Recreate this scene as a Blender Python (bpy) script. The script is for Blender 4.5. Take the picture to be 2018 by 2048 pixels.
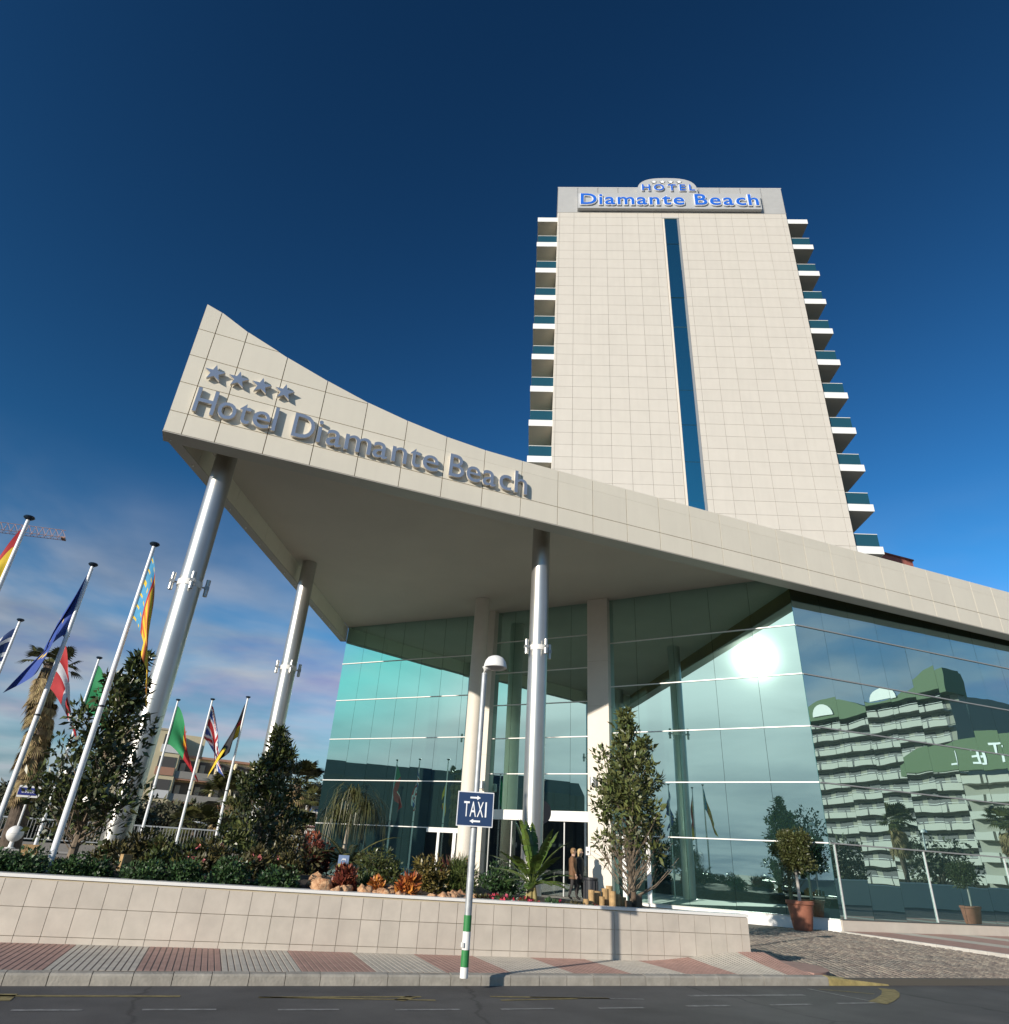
import bpy, math, random
import numpy as np
from mathutils import Matrix, Vector

# ------------------------------------------------------------------ camera, sky, sun
for o in list(bpy.data.objects): bpy.data.objects.remove(o)
SC = bpy.context.scene
COL = SC.collection
FPX, CX, CY = 1328.3, 1009.0, 1024.0
PITCH, ROLL, YAW = math.radians(27.678), math.radians(3.4915), math.radians(20.0)
CAM = np.array([0.0, 0.0, 1.6])
def _axes():
    fw = np.array([0, math.cos(PITCH), math.sin(PITCH)]); rt = np.array([1.0, 0, 0]); up = np.cross(rt, fw)
    R = np.array([math.cos(ROLL)*rt + math.sin(ROLL)*up, -math.sin(ROLL)*rt + math.cos(ROLL)*up, fw])
    c, s = math.cos(YAW), math.sin(YAW)
    M = np.array([[c, s, 0], [-s, c, 0], [0, 0, 1]])
    return (M @ R.T).T
AX = _axes()
cd = bpy.data.cameras.new('camera'); cam = bpy.data.objects.new('camera', cd); COL.objects.link(cam)
cd.sensor_fit = 'HORIZONTAL'; cd.sensor_width = 36; cd.lens = 36*FPX/2018; cd.clip_end = 20000; cd.clip_start = 0.1
cam.matrix_world = Matrix(((AX[0][0], AX[1][0], -AX[2][0], 0), (AX[0][1], AX[1][1], -AX[2][1], 0), (AX[0][2], AX[1][2], -AX[2][2], 1.6), (0, 0, 0, 1)))
SC.camera = cam

SUN_EL = math.radians(15.4); SUN_AZ = math.radians(29.5)      # shadows run 29.5 degrees off +X
sdir = Vector((-math.cos(SUN_AZ)*math.cos(SUN_EL), -math.sin(SUN_AZ)*math.cos(SUN_EL), math.sin(SUN_EL)))
sl = bpy.data.lights.new('sun', 'SUN'); sun = bpy.data.objects.new('sun', sl); COL.objects.link(sun)
sl.energy = 5.0; sl.angle = math.radians(0.55); sl.color = (1.0, 0.915, 0.80)
sun.rotation_euler = sdir.to_track_quat('Z', 'Y').to_euler(); sun.location = (-40, -30, 60)

W = bpy.data.worlds.new('World'); SC.world = W; W.use_nodes = True
def build_world():
    nt = W.node_tree; N = nt.nodes; L = nt.links
    bg = N['Background']; bg.inputs['Strength'].default_value = 0.10
    sky = N.new('ShaderNodeTexSky'); sky.sky_type = 'NISHITA'; sky.sun_disc = False
    sky.sun_elevation = SUN_EL
    sky.sun_rotation = math.atan2(sdir.x, sdir.y)
    sky.altitude = 0; sky.air_density = 1.0; sky.dust_density = 0.3; sky.ozone_density = 3.0
    # clear polarised winter sky: more contrast between the zenith and the lower sky
    dv = N.new('ShaderNodeVectorMath'); dv.operation = 'SCALE'; dv.inputs['Scale'].default_value = 1/3.0; L.new(sky.outputs[0], dv.inputs[0])
    gm = N.new('ShaderNodeGamma'); gm.inputs['Gamma'].default_value = 1.9; L.new(dv.outputs[0], gm.inputs['Color'])
    hs0 = N.new('ShaderNodeVectorMath'); hs0.operation = 'MULTIPLY'; hs0.inputs[1].default_value = (2.4, 4.0, 3.35); L.new(gm.outputs[0], hs0.inputs[0])
    hs1 = N.new('ShaderNodeVectorMath'); hs1.operation = 'MINIMUM'; hs1.inputs[1].default_value = (14, 14, 14); L.new(hs0.outputs[0], hs1.inputs[0])
    hs = N.new('ShaderNodeHueSaturation'); hs.inputs['Saturation'].default_value = 1.0; hs.inputs['Value'].default_value = 1.0; L.new(hs1.outputs[0], hs.inputs['Color'])
    tc = N.new('ShaderNodeTexCoord')
    sep = N.new('ShaderNodeSeparateXYZ'); L.new(tc.outputs['Generated'], sep.inputs[0])
    # cloud layer: noise over the direction projected on a plane overhead
    mx = N.new('ShaderNodeMath'); mx.operation = 'ADD'; mx.inputs[1].default_value = 0.10; L.new(sep.outputs['Z'], mx.inputs[0])
    dx = N.new('ShaderNodeMath'); dx.operation = 'DIVIDE'; L.new(sep.outputs['X'], dx.inputs[0]); L.new(mx.outputs[0], dx.inputs[1])
    dy = N.new('ShaderNodeMath'); dy.operation = 'DIVIDE'; L.new(sep.outputs['Y'], dy.inputs[0]); L.new(mx.outputs[0], dy.inputs[1])
    cb = N.new('ShaderNodeCombineXYZ'); L.new(dx.outputs[0], cb.inputs[0]); L.new(dy.outputs[0], cb.inputs[1])
    n1 = N.new('ShaderNodeTexNoise'); n1.inputs['Scale'].default_value = 0.9; n1.inputs['Detail'].default_value = 5; n1.inputs['Roughness'].default_value = 0.5; n1.inputs['Distortion'].default_value = 0.35
    L.new(cb.outputs[0], n1.inputs['Vector'])
    r1 = N.new('ShaderNodeMapRange'); r1.interpolation_type = 'SMOOTHSTEP'; r1.inputs['From Min'].default_value = 0.36; r1.inputs['From Max'].default_value = 0.62
    L.new(n1.outputs[0], r1.inputs['Value'])
    # the cloud deck lies low over the horizon
    el = N.new('ShaderNodeMapRange'); el.interpolation_type = 'SMOOTHSTEP'; el.inputs['From Min'].default_value = 0.46; el.inputs['From Max'].default_value = 0.20
    L.new(sep.outputs['Z'], el.inputs['Value'])
    fm = N.new('ShaderNodeMath'); fm.operation = 'MULTIPLY'; L.new(r1.outputs[0], fm.inputs[0]); L.new(el.outputs[0], fm.inputs[1])
    fs = N.new('ShaderNodeMath'); fs.operation = 'MULTIPLY'; fs.inputs[1].default_value = 0.95; L.new(fm.outputs[0], fs.inputs[0])
    n2 = N.new('ShaderNodeTexNoise'); n2.inputs['Scale'].default_value = 1.5; n2.inputs['Detail'].default_value = 5
    L.new(cb.outputs[0], n2.inputs['Vector'])
    cr = N.new('ShaderNodeValToRGB'); cr.color_ramp.elements[0].position = 0.35; cr.color_ramp.elements[0].color = (1.9, 2.35, 3.2, 1)
    cr.color_ramp.elements[1].position = 0.60; cr.color_ramp.elements[1].color = (4.9, 5.15, 5.7, 1)
    L.new(n2.outputs[0], cr.inputs[0])
    mixc = N.new('ShaderNodeMixRGB'); L.new(fs.outputs[0], mixc.inputs[0]); L.new(hs.outputs[0], mixc.inputs[1])
    sk8 = N.new('ShaderNodeVectorMath'); sk8.operation = 'SCALE'; sk8.inputs['Scale'].default_value = 0.8; L.new(hs.outputs[0], sk8.inputs[0])
    cmx = N.new('ShaderNodeVectorMath'); cmx.operation = 'MAXIMUM'; L.new(cr.outputs[0], cmx.inputs[0]); L.new(sk8.outputs[0], cmx.inputs[1]); L.new(cmx.outputs[0], mixc.inputs[2])   # cloud near the sun glows with the sky
    # pale haze bank along the whole horizon
    hz = N.new('ShaderNodeMapRange'); hz.interpolation_type = 'SMOOTHSTEP'; hz.inputs['From Min'].default_value = 0.36; hz.inputs['From Max'].default_value = -0.02; hz.inputs['To Max'].default_value = 0.95
    L.new(sep.outputs['Z'], hz.inputs['Value'])
    mixh = N.new('ShaderNodeMixRGB'); L.new(hz.outputs[0], mixh.inputs[0]); L.new(mixc.outputs[0], mixh.inputs[1])
    hcr = N.new('ShaderNodeMixRGB'); hcr.inputs[0].default_value = 0.6; hcr.inputs[1].default_value = (2.5, 3.05, 4.1, 1); L.new(cr.outputs[0], hcr.inputs[2]); L.new(hcr.outputs[0], mixh.inputs[2])
    L.new(mixh.outputs[0], bg.inputs['Color'])
build_world()
SC.view_settings.view_transform = 'Standard'; SC.view_settings.look = 'None'; SC.view_settings.gamma = 1; SC.view_settings.exposure = 0.0
SC.view_settings.use_curve_mapping = False
SC.render.engine = 'CYCLES'
SC.cycles.use_denoising = True; SC.cycles.sample_clamp_indirect = 10.0
SC.cycles.max_bounces = 8; SC.cycles.glossy_bounces = 4; SC.cycles.transparent_max_bounces = 8
SC.cycles.blur_glossy = 1.0

# ------------------------------------------------------------------ pixel -> world helpers (display px of a 1904 wide view)
K = 2018/1904.0
def ray(x, y):
    x *= K; y *= K
    return ((x-CX)/FPX)*AX[0] - ((y-CY)/FPX)*AX[1] + AX[2]
def G(x, y, z=0.14):                       # point on the level z
    d = ray(x, y); return CAM + d*(z-1.6)/d[2]
def Q(x, y, Y):                            # point on the plane Y = const
    d = ray(x, y); return CAM + d*Y/d[1]
def zat(P, x, y):                          # height at the pixel above a known plan position
    d = ray(x, y); return 1.6 + d[2]*math.hypot(P[0], P[1])/math.hypot(d[0], d[1])

# ------------------------------------------------------------------ materials
MATS = {}
def mat(name, col, rough=0.6, metal=0.0, var=0.0, vscale=6.0, bump=0.0, bscale=40.0, island=0.0, spec=0.5, col2=None, coat=0.0):
    if name in MATS: return MATS[name]
    m = bpy.data.materials.new(name); m.use_nodes = True; MATS[name] = m
    nt = m.node_tree; N = nt.nodes; L = nt.links; b = N['Principled BSDF']
    b.inputs['Base Color'].default_value = (*col, 1); b.inputs['Roughness'].default_value = rough; b.inputs['Metallic'].default_value = metal
    b.inputs['Specular IOR Level'].default_value = spec; b.inputs['Coat Weight'].default_value = coat
    src = None
    if var or col2:
        tc = N.new('ShaderNodeTexCoord'); n = N.new('ShaderNodeTexNoise'); n.inputs['Scale'].default_value = vscale; n.inputs['Detail'].default_value = 6; n.inputs['Roughness'].default_value = 0.6
        gp = N.new('ShaderNodeNewGeometry'); L.new(gp.outputs['Position'], n.inputs['Vector'])
        r = N.new('ShaderNodeValToRGB')
        a = [max(0, c*(1-var)) for c in col]; c2 = col2 if col2 else [min(1, c*(1+var)) for c in col]
        if col2: a = list(col)
        r.color_ramp.elements[0].position = 0.33; r.color_ramp.elements[0].color = (*a, 1)
        r.color_ramp.elements[1].position = 0.68; r.color_ramp.elements[1].color = (*c2, 1)
        L.new(n.outputs[0], r.inputs[0]); src = r.outputs[0]
    if island:
        g = N.new('ShaderNodeNewGeometry'); mr = N.new('ShaderNodeMapRange'); mr.inputs['To Min'].default_value = 1-island; mr.inputs['To Max'].default_value = 1+island
        L.new(g.outputs['Random Per Island'], mr.inputs['Value'])
        h = N.new('ShaderNodeHueSaturation')
        if src: L.new(src, h.inputs['Color'])
        else: h.inputs['Color'].default_value = (*col, 1)
        L.new(mr.outputs[0], h.inputs['Value'])
        mh = N.new('ShaderNodeMapRange'); mh.inputs['To Min'].default_value = 0.485; mh.inputs['To Max'].default_value = 0.512
        L.new(g.outputs['Random Per Island'], mh.inputs['Value']); L.new(mh.outputs[0], h.inputs['Hue'])
        src = h.outputs[0]
    if src: L.new(src, b.inputs['Base Color'])
    if bump:
        gp = N.new('ShaderNodeNewGeometry'); n = N.new('ShaderNodeTexNoise'); n.inputs['Scale'].default_value = bscale; n.inputs['Detail'].default_value = 5
        L.new(gp.outputs['Position'], n.inputs['Vector'])
        bp = N.new('ShaderNodeBump'); bp.inputs['Strength'].default_value = bump; bp.inputs['Distance'].default_value = 0.02
        L.new(n.outputs[0], bp.inputs['Height']); L.new(bp.outputs[0], b.inputs['Normal'])
    return m
def objvar(m, amt):                          # small value shift per object, so that alike panels differ a little
    nt = m.node_tree; N = nt.nodes; L = nt.links; b = N['Principled BSDF']; inp = b.inputs['Base Color']
    h = N.new('ShaderNodeHueSaturation'); oi = N.new('ShaderNodeObjectInfo'); mr = N.new('ShaderNodeMapRange')
    mr.inputs['To Min'].default_value = 1-amt; mr.inputs['To Max'].default_value = 1+amt
    L.new(oi.outputs['Random'], mr.inputs['Value']); L.new(mr.outputs[0], h.inputs['Value'])
    if inp.is_linked: L.new(inp.links[0].from_socket, h.inputs['Color'])
    else: h.inputs['Color'].default_value = inp.default_value
    L.new(h.outputs[0], inp); return m
def glassmat(name, tint, wave, wscale, rough2, mixr, dust=(0.012, 0.03, 0.03), rmin=0.70):
    m = bpy.data.materials.new(name); m.use_nodes = True; nt = m.node_tree; N = nt.nodes; L = nt.links
    for n in list(N):
        if n.type != 'OUTPUT_MATERIAL': N.remove(n)
    out = [n for n in N if n.type == 'OUTPUT_MATERIAL'][0]
    g = N.new('ShaderNodeBsdfGlossy'); g.inputs['Color'].default_value = (*tint, 1); g.inputs['Roughness'].default_value = 0.0
    g2 = N.new('ShaderNodeBsdfGlossy'); g2.inputs['Color'].default_value = (*tint, 1); g2.inputs['Roughness'].default_value = rough2
    dk = N.new('ShaderNodeBsdfDiffuse'); dk.inputs['Color'].default_value = (*dust, 1)
    fr = N.new('ShaderNodeFresnel'); fr.inputs['IOR'].default_value = 1.5
    mr = N.new('ShaderNodeMapRange'); mr.inputs['To Min'].default_value = rmin; mr.inputs['To Max'].default_value = 1.0; L.new(fr.outputs[0], mr.inputs['Value'])
    m1 = N.new('ShaderNodeMixShader'); m1.inputs[0].default_value = mixr; L.new(g.outputs[0], m1.inputs[1]); L.new(g2.outputs[0], m1.inputs[2])
    m2 = N.new('ShaderNodeMixShader'); L.new(mr.outputs[0], m2.inputs[0]); L.new(dk.outputs[0], m2.inputs[1]); L.new(m1.outputs[0], m2.inputs[2])
    if wave:
        gp = N.new('ShaderNodeNewGeometry'); n = N.new('ShaderNodeTexNoise'); n.inputs['Scale'].default_value = wscale; n.inputs['Detail'].default_value = 1
        L.new(gp.outputs['Position'], n.inputs['Vector'])
        bp = N.new('ShaderNodeBump'); bp.inputs['Strength'].default_value = 1.0; bp.inputs['Distance'].default_value = wave
        L.new(n.outputs[0], bp.inputs['Height']); L.new(bp.outputs[0], g.inputs['Normal'])
    L.new(m2.outputs[0], out.inputs['Surface']); MATS[name] = m; return m
def clearglass(name, col, refl):
    m = bpy.data.materials.new(name); m.use_nodes = True; nt = m.node_tree; N = nt.nodes; L = nt.links
    for n in list(N):
        if n.type != 'OUTPUT_MATERIAL': N.remove(n)
    out = [n for n in N if n.type == 'OUTPUT_MATERIAL'][0]
    t = N.new('ShaderNodeBsdfTransparent'); t.inputs['Color'].default_value = (*col, 1)
    g = N.new('ShaderNodeBsdfGlossy'); g.inputs['Roughness'].default_value = 0.0; g.inputs['Color'].default_value = (0.9, 1, 0.98, 1)
    mx = N.new('ShaderNodeMixShader'); mx.inputs[0].default_value = refl; L.new(t.outputs[0], mx.inputs[1]); L.new(g.outputs[0], mx.inputs[2])
    L.new(mx.outputs[0], out.inputs['Surface']); MATS[name] = m; return m

def streaks(m, amt, sx=3.0, sz=.18):
    nt = m.node_tree; N = nt.nodes; L = nt.links; b = N['Principled BSDF']; inp = b.inputs['Base Color']; src = inp.links[0].from_socket
    gp = N.new('ShaderNodeNewGeometry'); mp = N.new('ShaderNodeMapping'); mp.inputs['Scale'].default_value = (sx, sx, sz); L.new(gp.outputs['Position'], mp.inputs['Vector'])
    n = N.new('ShaderNodeTexNoise'); n.inputs['Scale'].default_value = 1.0; n.inputs['Detail'].default_value = 5; L.new(mp.outputs[0], n.inputs['Vector'])
    r = N.new('ShaderNodeMapRange'); r.inputs['From Min'].default_value = .42; r.inputs['From Max'].default_value = .75; r.inputs['To Min'].default_value = 1.0; r.inputs['To Max'].default_value = 1-amt; L.new(n.outputs[0], r.inputs['Value'])
    s = N.new('ShaderNodeVectorMath'); s.operation = 'SCALE'; L.new(src, s.inputs[0]); L.new(r.outputs[0], s.inputs['Scale']); L.new(s.outputs[0], inp); return m
cream = objvar(mat('cream_tile', (0.60, 0.56, 0.495), 0.45, var=0.02, vscale=1.2), 0.018)
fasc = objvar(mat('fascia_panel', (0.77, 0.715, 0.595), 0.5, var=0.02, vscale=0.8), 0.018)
streaks(cream, .035); streaks(fasc, .03, 4.0, .3)
joint = mat('joint_brown', (0.22, 0.145, 0.055), 0.9)
tjoint = mat('tile_joint', (0.50, 0.43, 0.31), 0.9)
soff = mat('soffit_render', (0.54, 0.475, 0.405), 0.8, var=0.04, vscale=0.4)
white = mat('white_paint', (0.80, 0.79, 0.76), 0.5, var=0.03, vscale=3)
offw = mat('pillar_render', (0.72, 0.66, 0.57), 0.6, var=0.03, vscale=2)
alu = mat('white_aluminium', (0.82, 0.80, 0.76), 0.35)
greyalu = mat('grey_aluminium', (0.35, 0.36, 0.36), 0.4, metal=0.3)
steel = mat('brushed_steel', (0.52, 0.51, 0.48), 0.36, metal=0.8, var=0.06, vscale=1.3)
galv = mat('galvanised', (0.42, 0.44, 0.45), 0.5, metal=0.5, var=0.12, vscale=8)
polew = mat('flagpole_white', (0.82, 0.83, 0.84), 0.3)
blackp = mat('black_plastic', (0.02, 0.022, 0.028), 0.5)
dark = mat('dark_interior', (0.015, 0.017, 0.018), 0.9)
gA = glassmat('teal_glass', (0.58, 0.84, 0.78), 0.0006, 0.7, 0.06, 0.012, (0.03, 0.07, 0.065), 0.72)
gB = glassmat('street_glass', (0.68, 0.92, 0.90), 0.003, 0.6, 0.10, 0.02, (0.05, 0.095, 0.09), 0.70)
gT = glassmat('tower_glass', (0.45, 0.90, 0.80), 0.0, 1, 0.2, 0.1)
gClear = clearglass('lobby_glass', (0.55, 0.62, 0.60), 0.22)
gBal = mat('balcony_glass', (0.018, 0.075, 0.105), 0.08, spec=0.7)

# ------------------------------------------------------------------ mesh helpers
class MB:
    def __init__(s): s.v = []; s.f = []; s.m = []
    def add(s, vs, fs, m=0):
        o = len(s.v); s.v += [tuple(map(float, p)) for p in vs]
        for f in fs: s.f.append(tuple(i+o for i in f)); s.m.append(m)
        return s
    def box(s, x0, x1, y0, y1, z0, z1, m=0):
        return s.add([(x0,y0,z0),(x1,y0,z0),(x1,y1,z0),(x0,y1,z0),(x0,y0,z1),(x1,y0,z1),(x1,y1,z1),(x0,y1,z1)],
                     [(0,3,2,1),(4,5,6,7),(0,1,5,4),(1,2,6,5),(2,3,7,6),(3,0,4,7)], m)
    def prism(s, poly, axis, a, b, m=0):     # poly in the other two axes, extruded a..b along axis
        n = len(poly)
        def p(q, t):
            return (q[0], t, q[1]) if axis == 'y' else ((q[0], q[1], t) if axis == 'z' else (t, q[0], q[1]))
        vs = [p(q, a) for q in poly]+[p(q, b) for q in poly]
        fs = [tuple(range(n)), tuple(range(2*n-1, n-1, -1))]+[(i, n+i, n+(i+1) % n, (i+1) % n) for i in range(n)]
        return s.add(vs, fs, m)
    def tube(s, pts, rad, n=10, m=0, cap=True):
        pts = [np.array(p, float) for p in pts]
        if not hasattr(rad, '__len__'): rad = [rad]*len(pts)
        rings = []
        for i, p in enumerate(pts):
            t = pts[min(i+1, len(pts)-1)]-pts[max(i-1, 0)]; t = t/(np.linalg.norm(t)+1e-9)
            a = np.cross(t, (0, 0, 1.0) if abs(t[2]) < 0.95 else (1.0, 0, 0)); a /= np.linalg.norm(a); b = np.cross(t, a)
            rings.append([p+rad[i]*(math.cos(2*math.pi*k/n)*a+math.sin(2*math.pi*k/n)*b) for k in range(n)])
        vs = [q for r in rings for q in r]; fs = []
        for i in range(len(pts)-1):
            for k in range(n):
                fs.append((i*n+k, i*n+(k+1) % n, (i+1)*n+(k+1) % n, (i+1)*n+k))
        if cap: fs += [tuple(range(n-1, -1, -1)), tuple(range((len(pts)-1)*n, len(pts)*n))]
        return s.add(vs, fs, m)
    def lathe(s, prof, n=20, m=0, c=(0, 0, 0)):
        vs = []; fs = []
        for r, z in prof:
            for k in range(n): vs.append((c[0]+r*math.cos(2*math.pi*k/n), c[1]+r*math.sin(2*math.pi*k/n), c[2]+z))
        for i in range(len(prof)-1):
            for k in range(n): fs.append((i*n+k, i*n+(k+1) % n, (i+1)*n+(k+1) % n, (i+1)*n+k))
        fs += [tuple(range(n-1, -1, -1)), tuple(range((len(prof)-1)*n, len(prof)*n))]
        return s.add(vs, fs, m)
    def mesh(s, name, mats, smooth=False):
        me = bpy.data.meshes.new(name); me.from_pydata(s.v, [], s.f)
        for mm in (mats if isinstance(mats, (list, tuple)) else [mats]): me.materials.append(mm)
        me.polygons.foreach_set('material_index', s.m)
        if smooth: me.polygons.foreach_set('use_smooth', [True]*len(s.f))
        me.update(); return me
    def build(s, name, mats, parent=None, smooth=False, loc=None, rz=None):
        return link(name, s.mesh(name, mats, smooth), parent, loc, rz)
def link(name, me, parent=None, loc=None, rz=None):
    o = bpy.data.objects.new(name, me); COL.objects.link(o)
    if parent is not None: o.parent = parent
    if loc is not None: o.location = [float(q) for q in loc]
    if rz is not None: o.rotation_euler = (0, 0, rz)
    return o
def smooth_by_angle(o, ang=40):
    me = o.data
    me.polygons.foreach_set('use_smooth', [True]*len(me.polygons))
    try: me.set_sharp_from_angle(angle=math.radians(ang))
    except Exception: pass
    return o
def tag(o, label, cat, group=None):
    o['label'] = label; o['category'] = cat
    if group: o['group'] = group
    return o
def struct(o): o['kind'] = 'structure'; return o
def stuff(o): o['kind'] = 'stuff'; return o
def thing(name, label, cat, loc=(0, 0, 0), rz=0, group=None):
    o = bpy.data.objects.new(name, None); COL.objects.link(o); o.empty_display_size = 0.2
    o.location = [float(q) for q in loc]; o.rotation_euler = (0, 0, rz)
    return tag(o, label, cat, group)
def copy_tree(o, parent=None):
    c = o.copy(); COL.objects.link(c); c.parent = parent
    for ch in list(o.children): copy_tree(ch, c)
    return c
rng = np.random.default_rng(7); random.seed(7)

def glyph(ch, extrude, offset=0.0):
    cu = bpy.data.curves.new('glyph', 'FONT'); cu.body = ch; cu.size = 1; cu.extrude = extrude; cu.offset = offset; cu.resolution_u = 4
    ob = bpy.data.objects.new('glyph', cu); COL.objects.link(ob)
    bpy.context.view_layer.update()
    me = bpy.data.meshes.new_from_object(ob.evaluated_get(bpy.context.evaluated_depsgraph_get()))
    bpy.data.objects.remove(ob); bpy.data.curves.remove(cu); return me
CAPH = None
def place_glyph(ch, x0, x1, base, cap, depth, mats, parent, name='letter', y=0.0, offset=0.0):
    """letter standing in the local XZ plane facing -Y, stretched to x0..x1, baseline at base"""
    global CAPH
    if CAPH is None:
        h = glyph('H', 0.01); CAPH = max(v.co.y for v in h.vertices)
    me = glyph(ch, 0.5, offset/cap*CAPH); ref = glyph(ch, 0.5) if offset else me
    xs = [v.co.x for v in ref.vertices]; a, b = min(xs), max(xs); sx = (x1-x0)/(b-a); sy = cap/CAPH
    for v in me.vertices:
        X, Yv, Zv = v.co
        v.co = (x0+(X-a)*sx, y-Zv*depth, base+Yv*sy)
    me.materials.clear()
    for mm in mats: me.materials.append(mm)
    me.update()
    for p in me.polygons: p.material_index = 0 if (p.normal.y < -0.7 or len(mats) == 1) else 1
    return link(name, me, parent)
def star_poly(cx, cz, R):
    return [(cx+(R if i % 2 == 0 else R*0.40)*math.sin(math.pi*i/5), cz+(R if i % 2 == 0 else R*0.40)*math.cos(math.pi*i/5)) for i in range(10)]

# ------------------------------------------------------------------ ground, road, pavement
asph = mat('asphalt', (0.098, 0.094, 0.09), 0.75, var=0.16, vscale=1.3, bump=0.5, bscale=110)
def asphalt_wear(m):
    nt = m.node_tree; N = nt.nodes; L = nt.links; b = N['Principled BSDF']; src = b.inputs['Base Color'].links[0].from_socket
    gp = N.new('ShaderNodeNewGeometry')
    n = N.new('ShaderNodeTexNoise'); n.inputs['Scale'].default_value = 140; n.inputs['Detail'].default_value = 2; L.new(gp.outputs['Position'], n.inputs['Vector'])
    r = N.new('ShaderNodeMapRange'); r.inputs['From Min'].default_value = .35; r.inputs['From Max'].default_value = .7; r.inputs['To Min'].default_value = .72; r.inputs['To Max'].default_value = 1.35; L.new(n.outputs[0], r.inputs['Value'])
    sc = N.new('ShaderNodeVectorMath'); sc.operation = 'SCALE'; L.new(src, sc.inputs[0]); L.new(r.outputs[0], sc.inputs['Scale'])
    v = N.new('ShaderNodeTexVoronoi'); v.feature = 'DISTANCE_TO_EDGE'; v.inputs['Scale'].default_value = .33
    n2 = N.new('ShaderNodeTexNoise'); n2.inputs['Scale'].default_value = 1.6; n2.inputs['Detail'].default_value = 6; L.new(gp.outputs['Position'], n2.inputs['Vector'])
    mx = N.new('ShaderNodeMixRGB'); mx.inputs[0].default_value = .35; L.new(gp.outputs['Position'], mx.inputs[1]); L.new(n2.outputs['Color'], mx.inputs[2]); L.new(mx.outputs[0], v.inputs['Vector'])
    cr_ = N.new('ShaderNodeMapRange'); cr_.inputs['From Min'].default_value = .0; cr_.inputs['From Max'].default_value = .008; cr_.inputs['To Min'].default_value = .55; L.new(v.outputs['Distance'], cr_.inputs['Value'])
    n3 = N.new('ShaderNodeTexNoise'); n3.inputs['Scale'].default_value = .45; n3.inputs['Detail'].default_value = 3; L.new(gp.outputs['Position'], n3.inputs['Vector'])
    r3 = N.new('ShaderNodeMapRange'); r3.inputs['From Min'].default_value = .35; r3.inputs['From Max'].default_value = .65; r3.inputs['To Min'].default_value = .84; r3.inputs['To Max'].default_value = 1.14; L.new(n3.outputs[0], r3.inputs['Value'])
    pr = N.new('ShaderNodeMath'); pr.operation = 'MULTIPLY'; L.new(cr_.outputs[0], pr.inputs[0]); L.new(r3.outputs[0], pr.inputs[1])
    s2 = N.new('ShaderNodeVectorMath'); s2.operation = 'SCALE'; L.new(sc.outputs[0], s2.inputs[0]); L.new(pr.outputs[0], s2.inputs['Scale']); L.new(s2.outputs[0], b.inputs['Base Color'])
asphalt_wear(asph)
grd = mat('far_ground', (0.13, 0.115, 0.085), 0.95, var=0.3, vscale=0.08)
terr = mat('forecourt_paving', (0.30, 0.27, 0.23), 0.8, var=0.1, vscale=1.5)
soil = mat('planter_soil', (0.055, 0.040, 0.028), 0.95, var=0.35, vscale=5, bump=0.6, bscale=18)
struct(MB().add([(-4000,-4000,-0.02),(4000,-4000,-0.02),(4000,4000,-0.02),(-4000,4000,-0.02)], [(0,1,2,3)]).build('ground', grd))
road = struct(MB().add([(-150,-2.0,0),(250,-2.0,0),(250,10.9,0),(-150,10.9,0)], [(0,1,2,3)]).build('road', asph))
YK = 10.86      # kerb face
linew = mat('worn_white_line', (0.25, 0.245, 0.235), 0.8, var=0.4, vscale=11)
liney = mat('worn_yellow_line', (0.27, 0.215, 0.085), 0.8, var=0.4, vscale=9)
def roadline(p, q, w, m, name='road_marking'):
    p = np.array(p[:2]); q = np.array(q[:2]); t = (q-p)/np.linalg.norm(q-p); n = np.array([-t[1], t[0]])*w/2
    o = MB().add([(*(p-n), .004), (*(q-n), .004), (*(q+n), .004), (*(p+n), .004)], [(0,1,2,3)]).build(name, m, road); return o
for a, b in ((-6, 1.0), (1.9, 4.2), (4.9, 6.4)): pass
def RL(x0, y0, x1, y1, w, m): roadline(G(x0, y0, 0), G(x1, y1, 0), w, m)
RL(-60, 1879.5, 340, 1880.5, .085, liney); RL(488, 1882.5, 795, 1881.5, .075, liney); RL(488, 1882, 822, 1888, .06, liney)
RL(925, 1881, 1150, 1884.5, .07, liney); RL(945, 1888, 1090, 1885, .06, liney); RL(0, 1889, 16, 1876, .18, liney); RL(752, 1888.5, 778, 1881, .14, liney)
RL(1000, 1882, 1215, 1886, .05, linew); RL(1300, 1879.5, 1518, 1878, .10, linew); RL(1524, 1866, 1660, 1893, .06, linew); RL(1545, 1867, 1650, 1876, .05, liney)
RL(20, 1907, 155, 1906.5, .07, linew); RL(268, 1906, 408, 1905.5, .07, linew); RL(524, 1906, 640, 1905.5, .07, linew); RL(746, 1906, 868, 1905.5, .07, linew)
RL(945, 1905, 1045, 1904, .07, linew); RL(1130, 1903, 1215, 1902, .07, linew); RL(1296, 1899, 1377, 1898, .08, linew); RL(1453, 1897, 1532, 1895.5, .08, linew); RL(1580, 1894, 1662, 1892.5, .08, linew)
# curved yellow end of the bay
cpts = [G(x, y, 0) for x, y in ((1672, 1866), (1681, 1872), (1680, 1880), (1668, 1888), (1655, 1893))]
mb = MB()
for i in range(len(cpts)-1):
    p, q = cpts[i][:2], cpts[i+1][:2]; t = (q-p)/np.linalg.norm(q-p); n = np.array([-t[1], t[0]])*.13
    mb.add([(*(p-n), .0045+.0002*i), (*(q-n), .0045+.0002*i), (*(q+n), .0045+.0002*i), (*(p+n), .0045+.0002*i)], [(0,1,2,3)])
mb.build('road_marking', liney, road)

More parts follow.
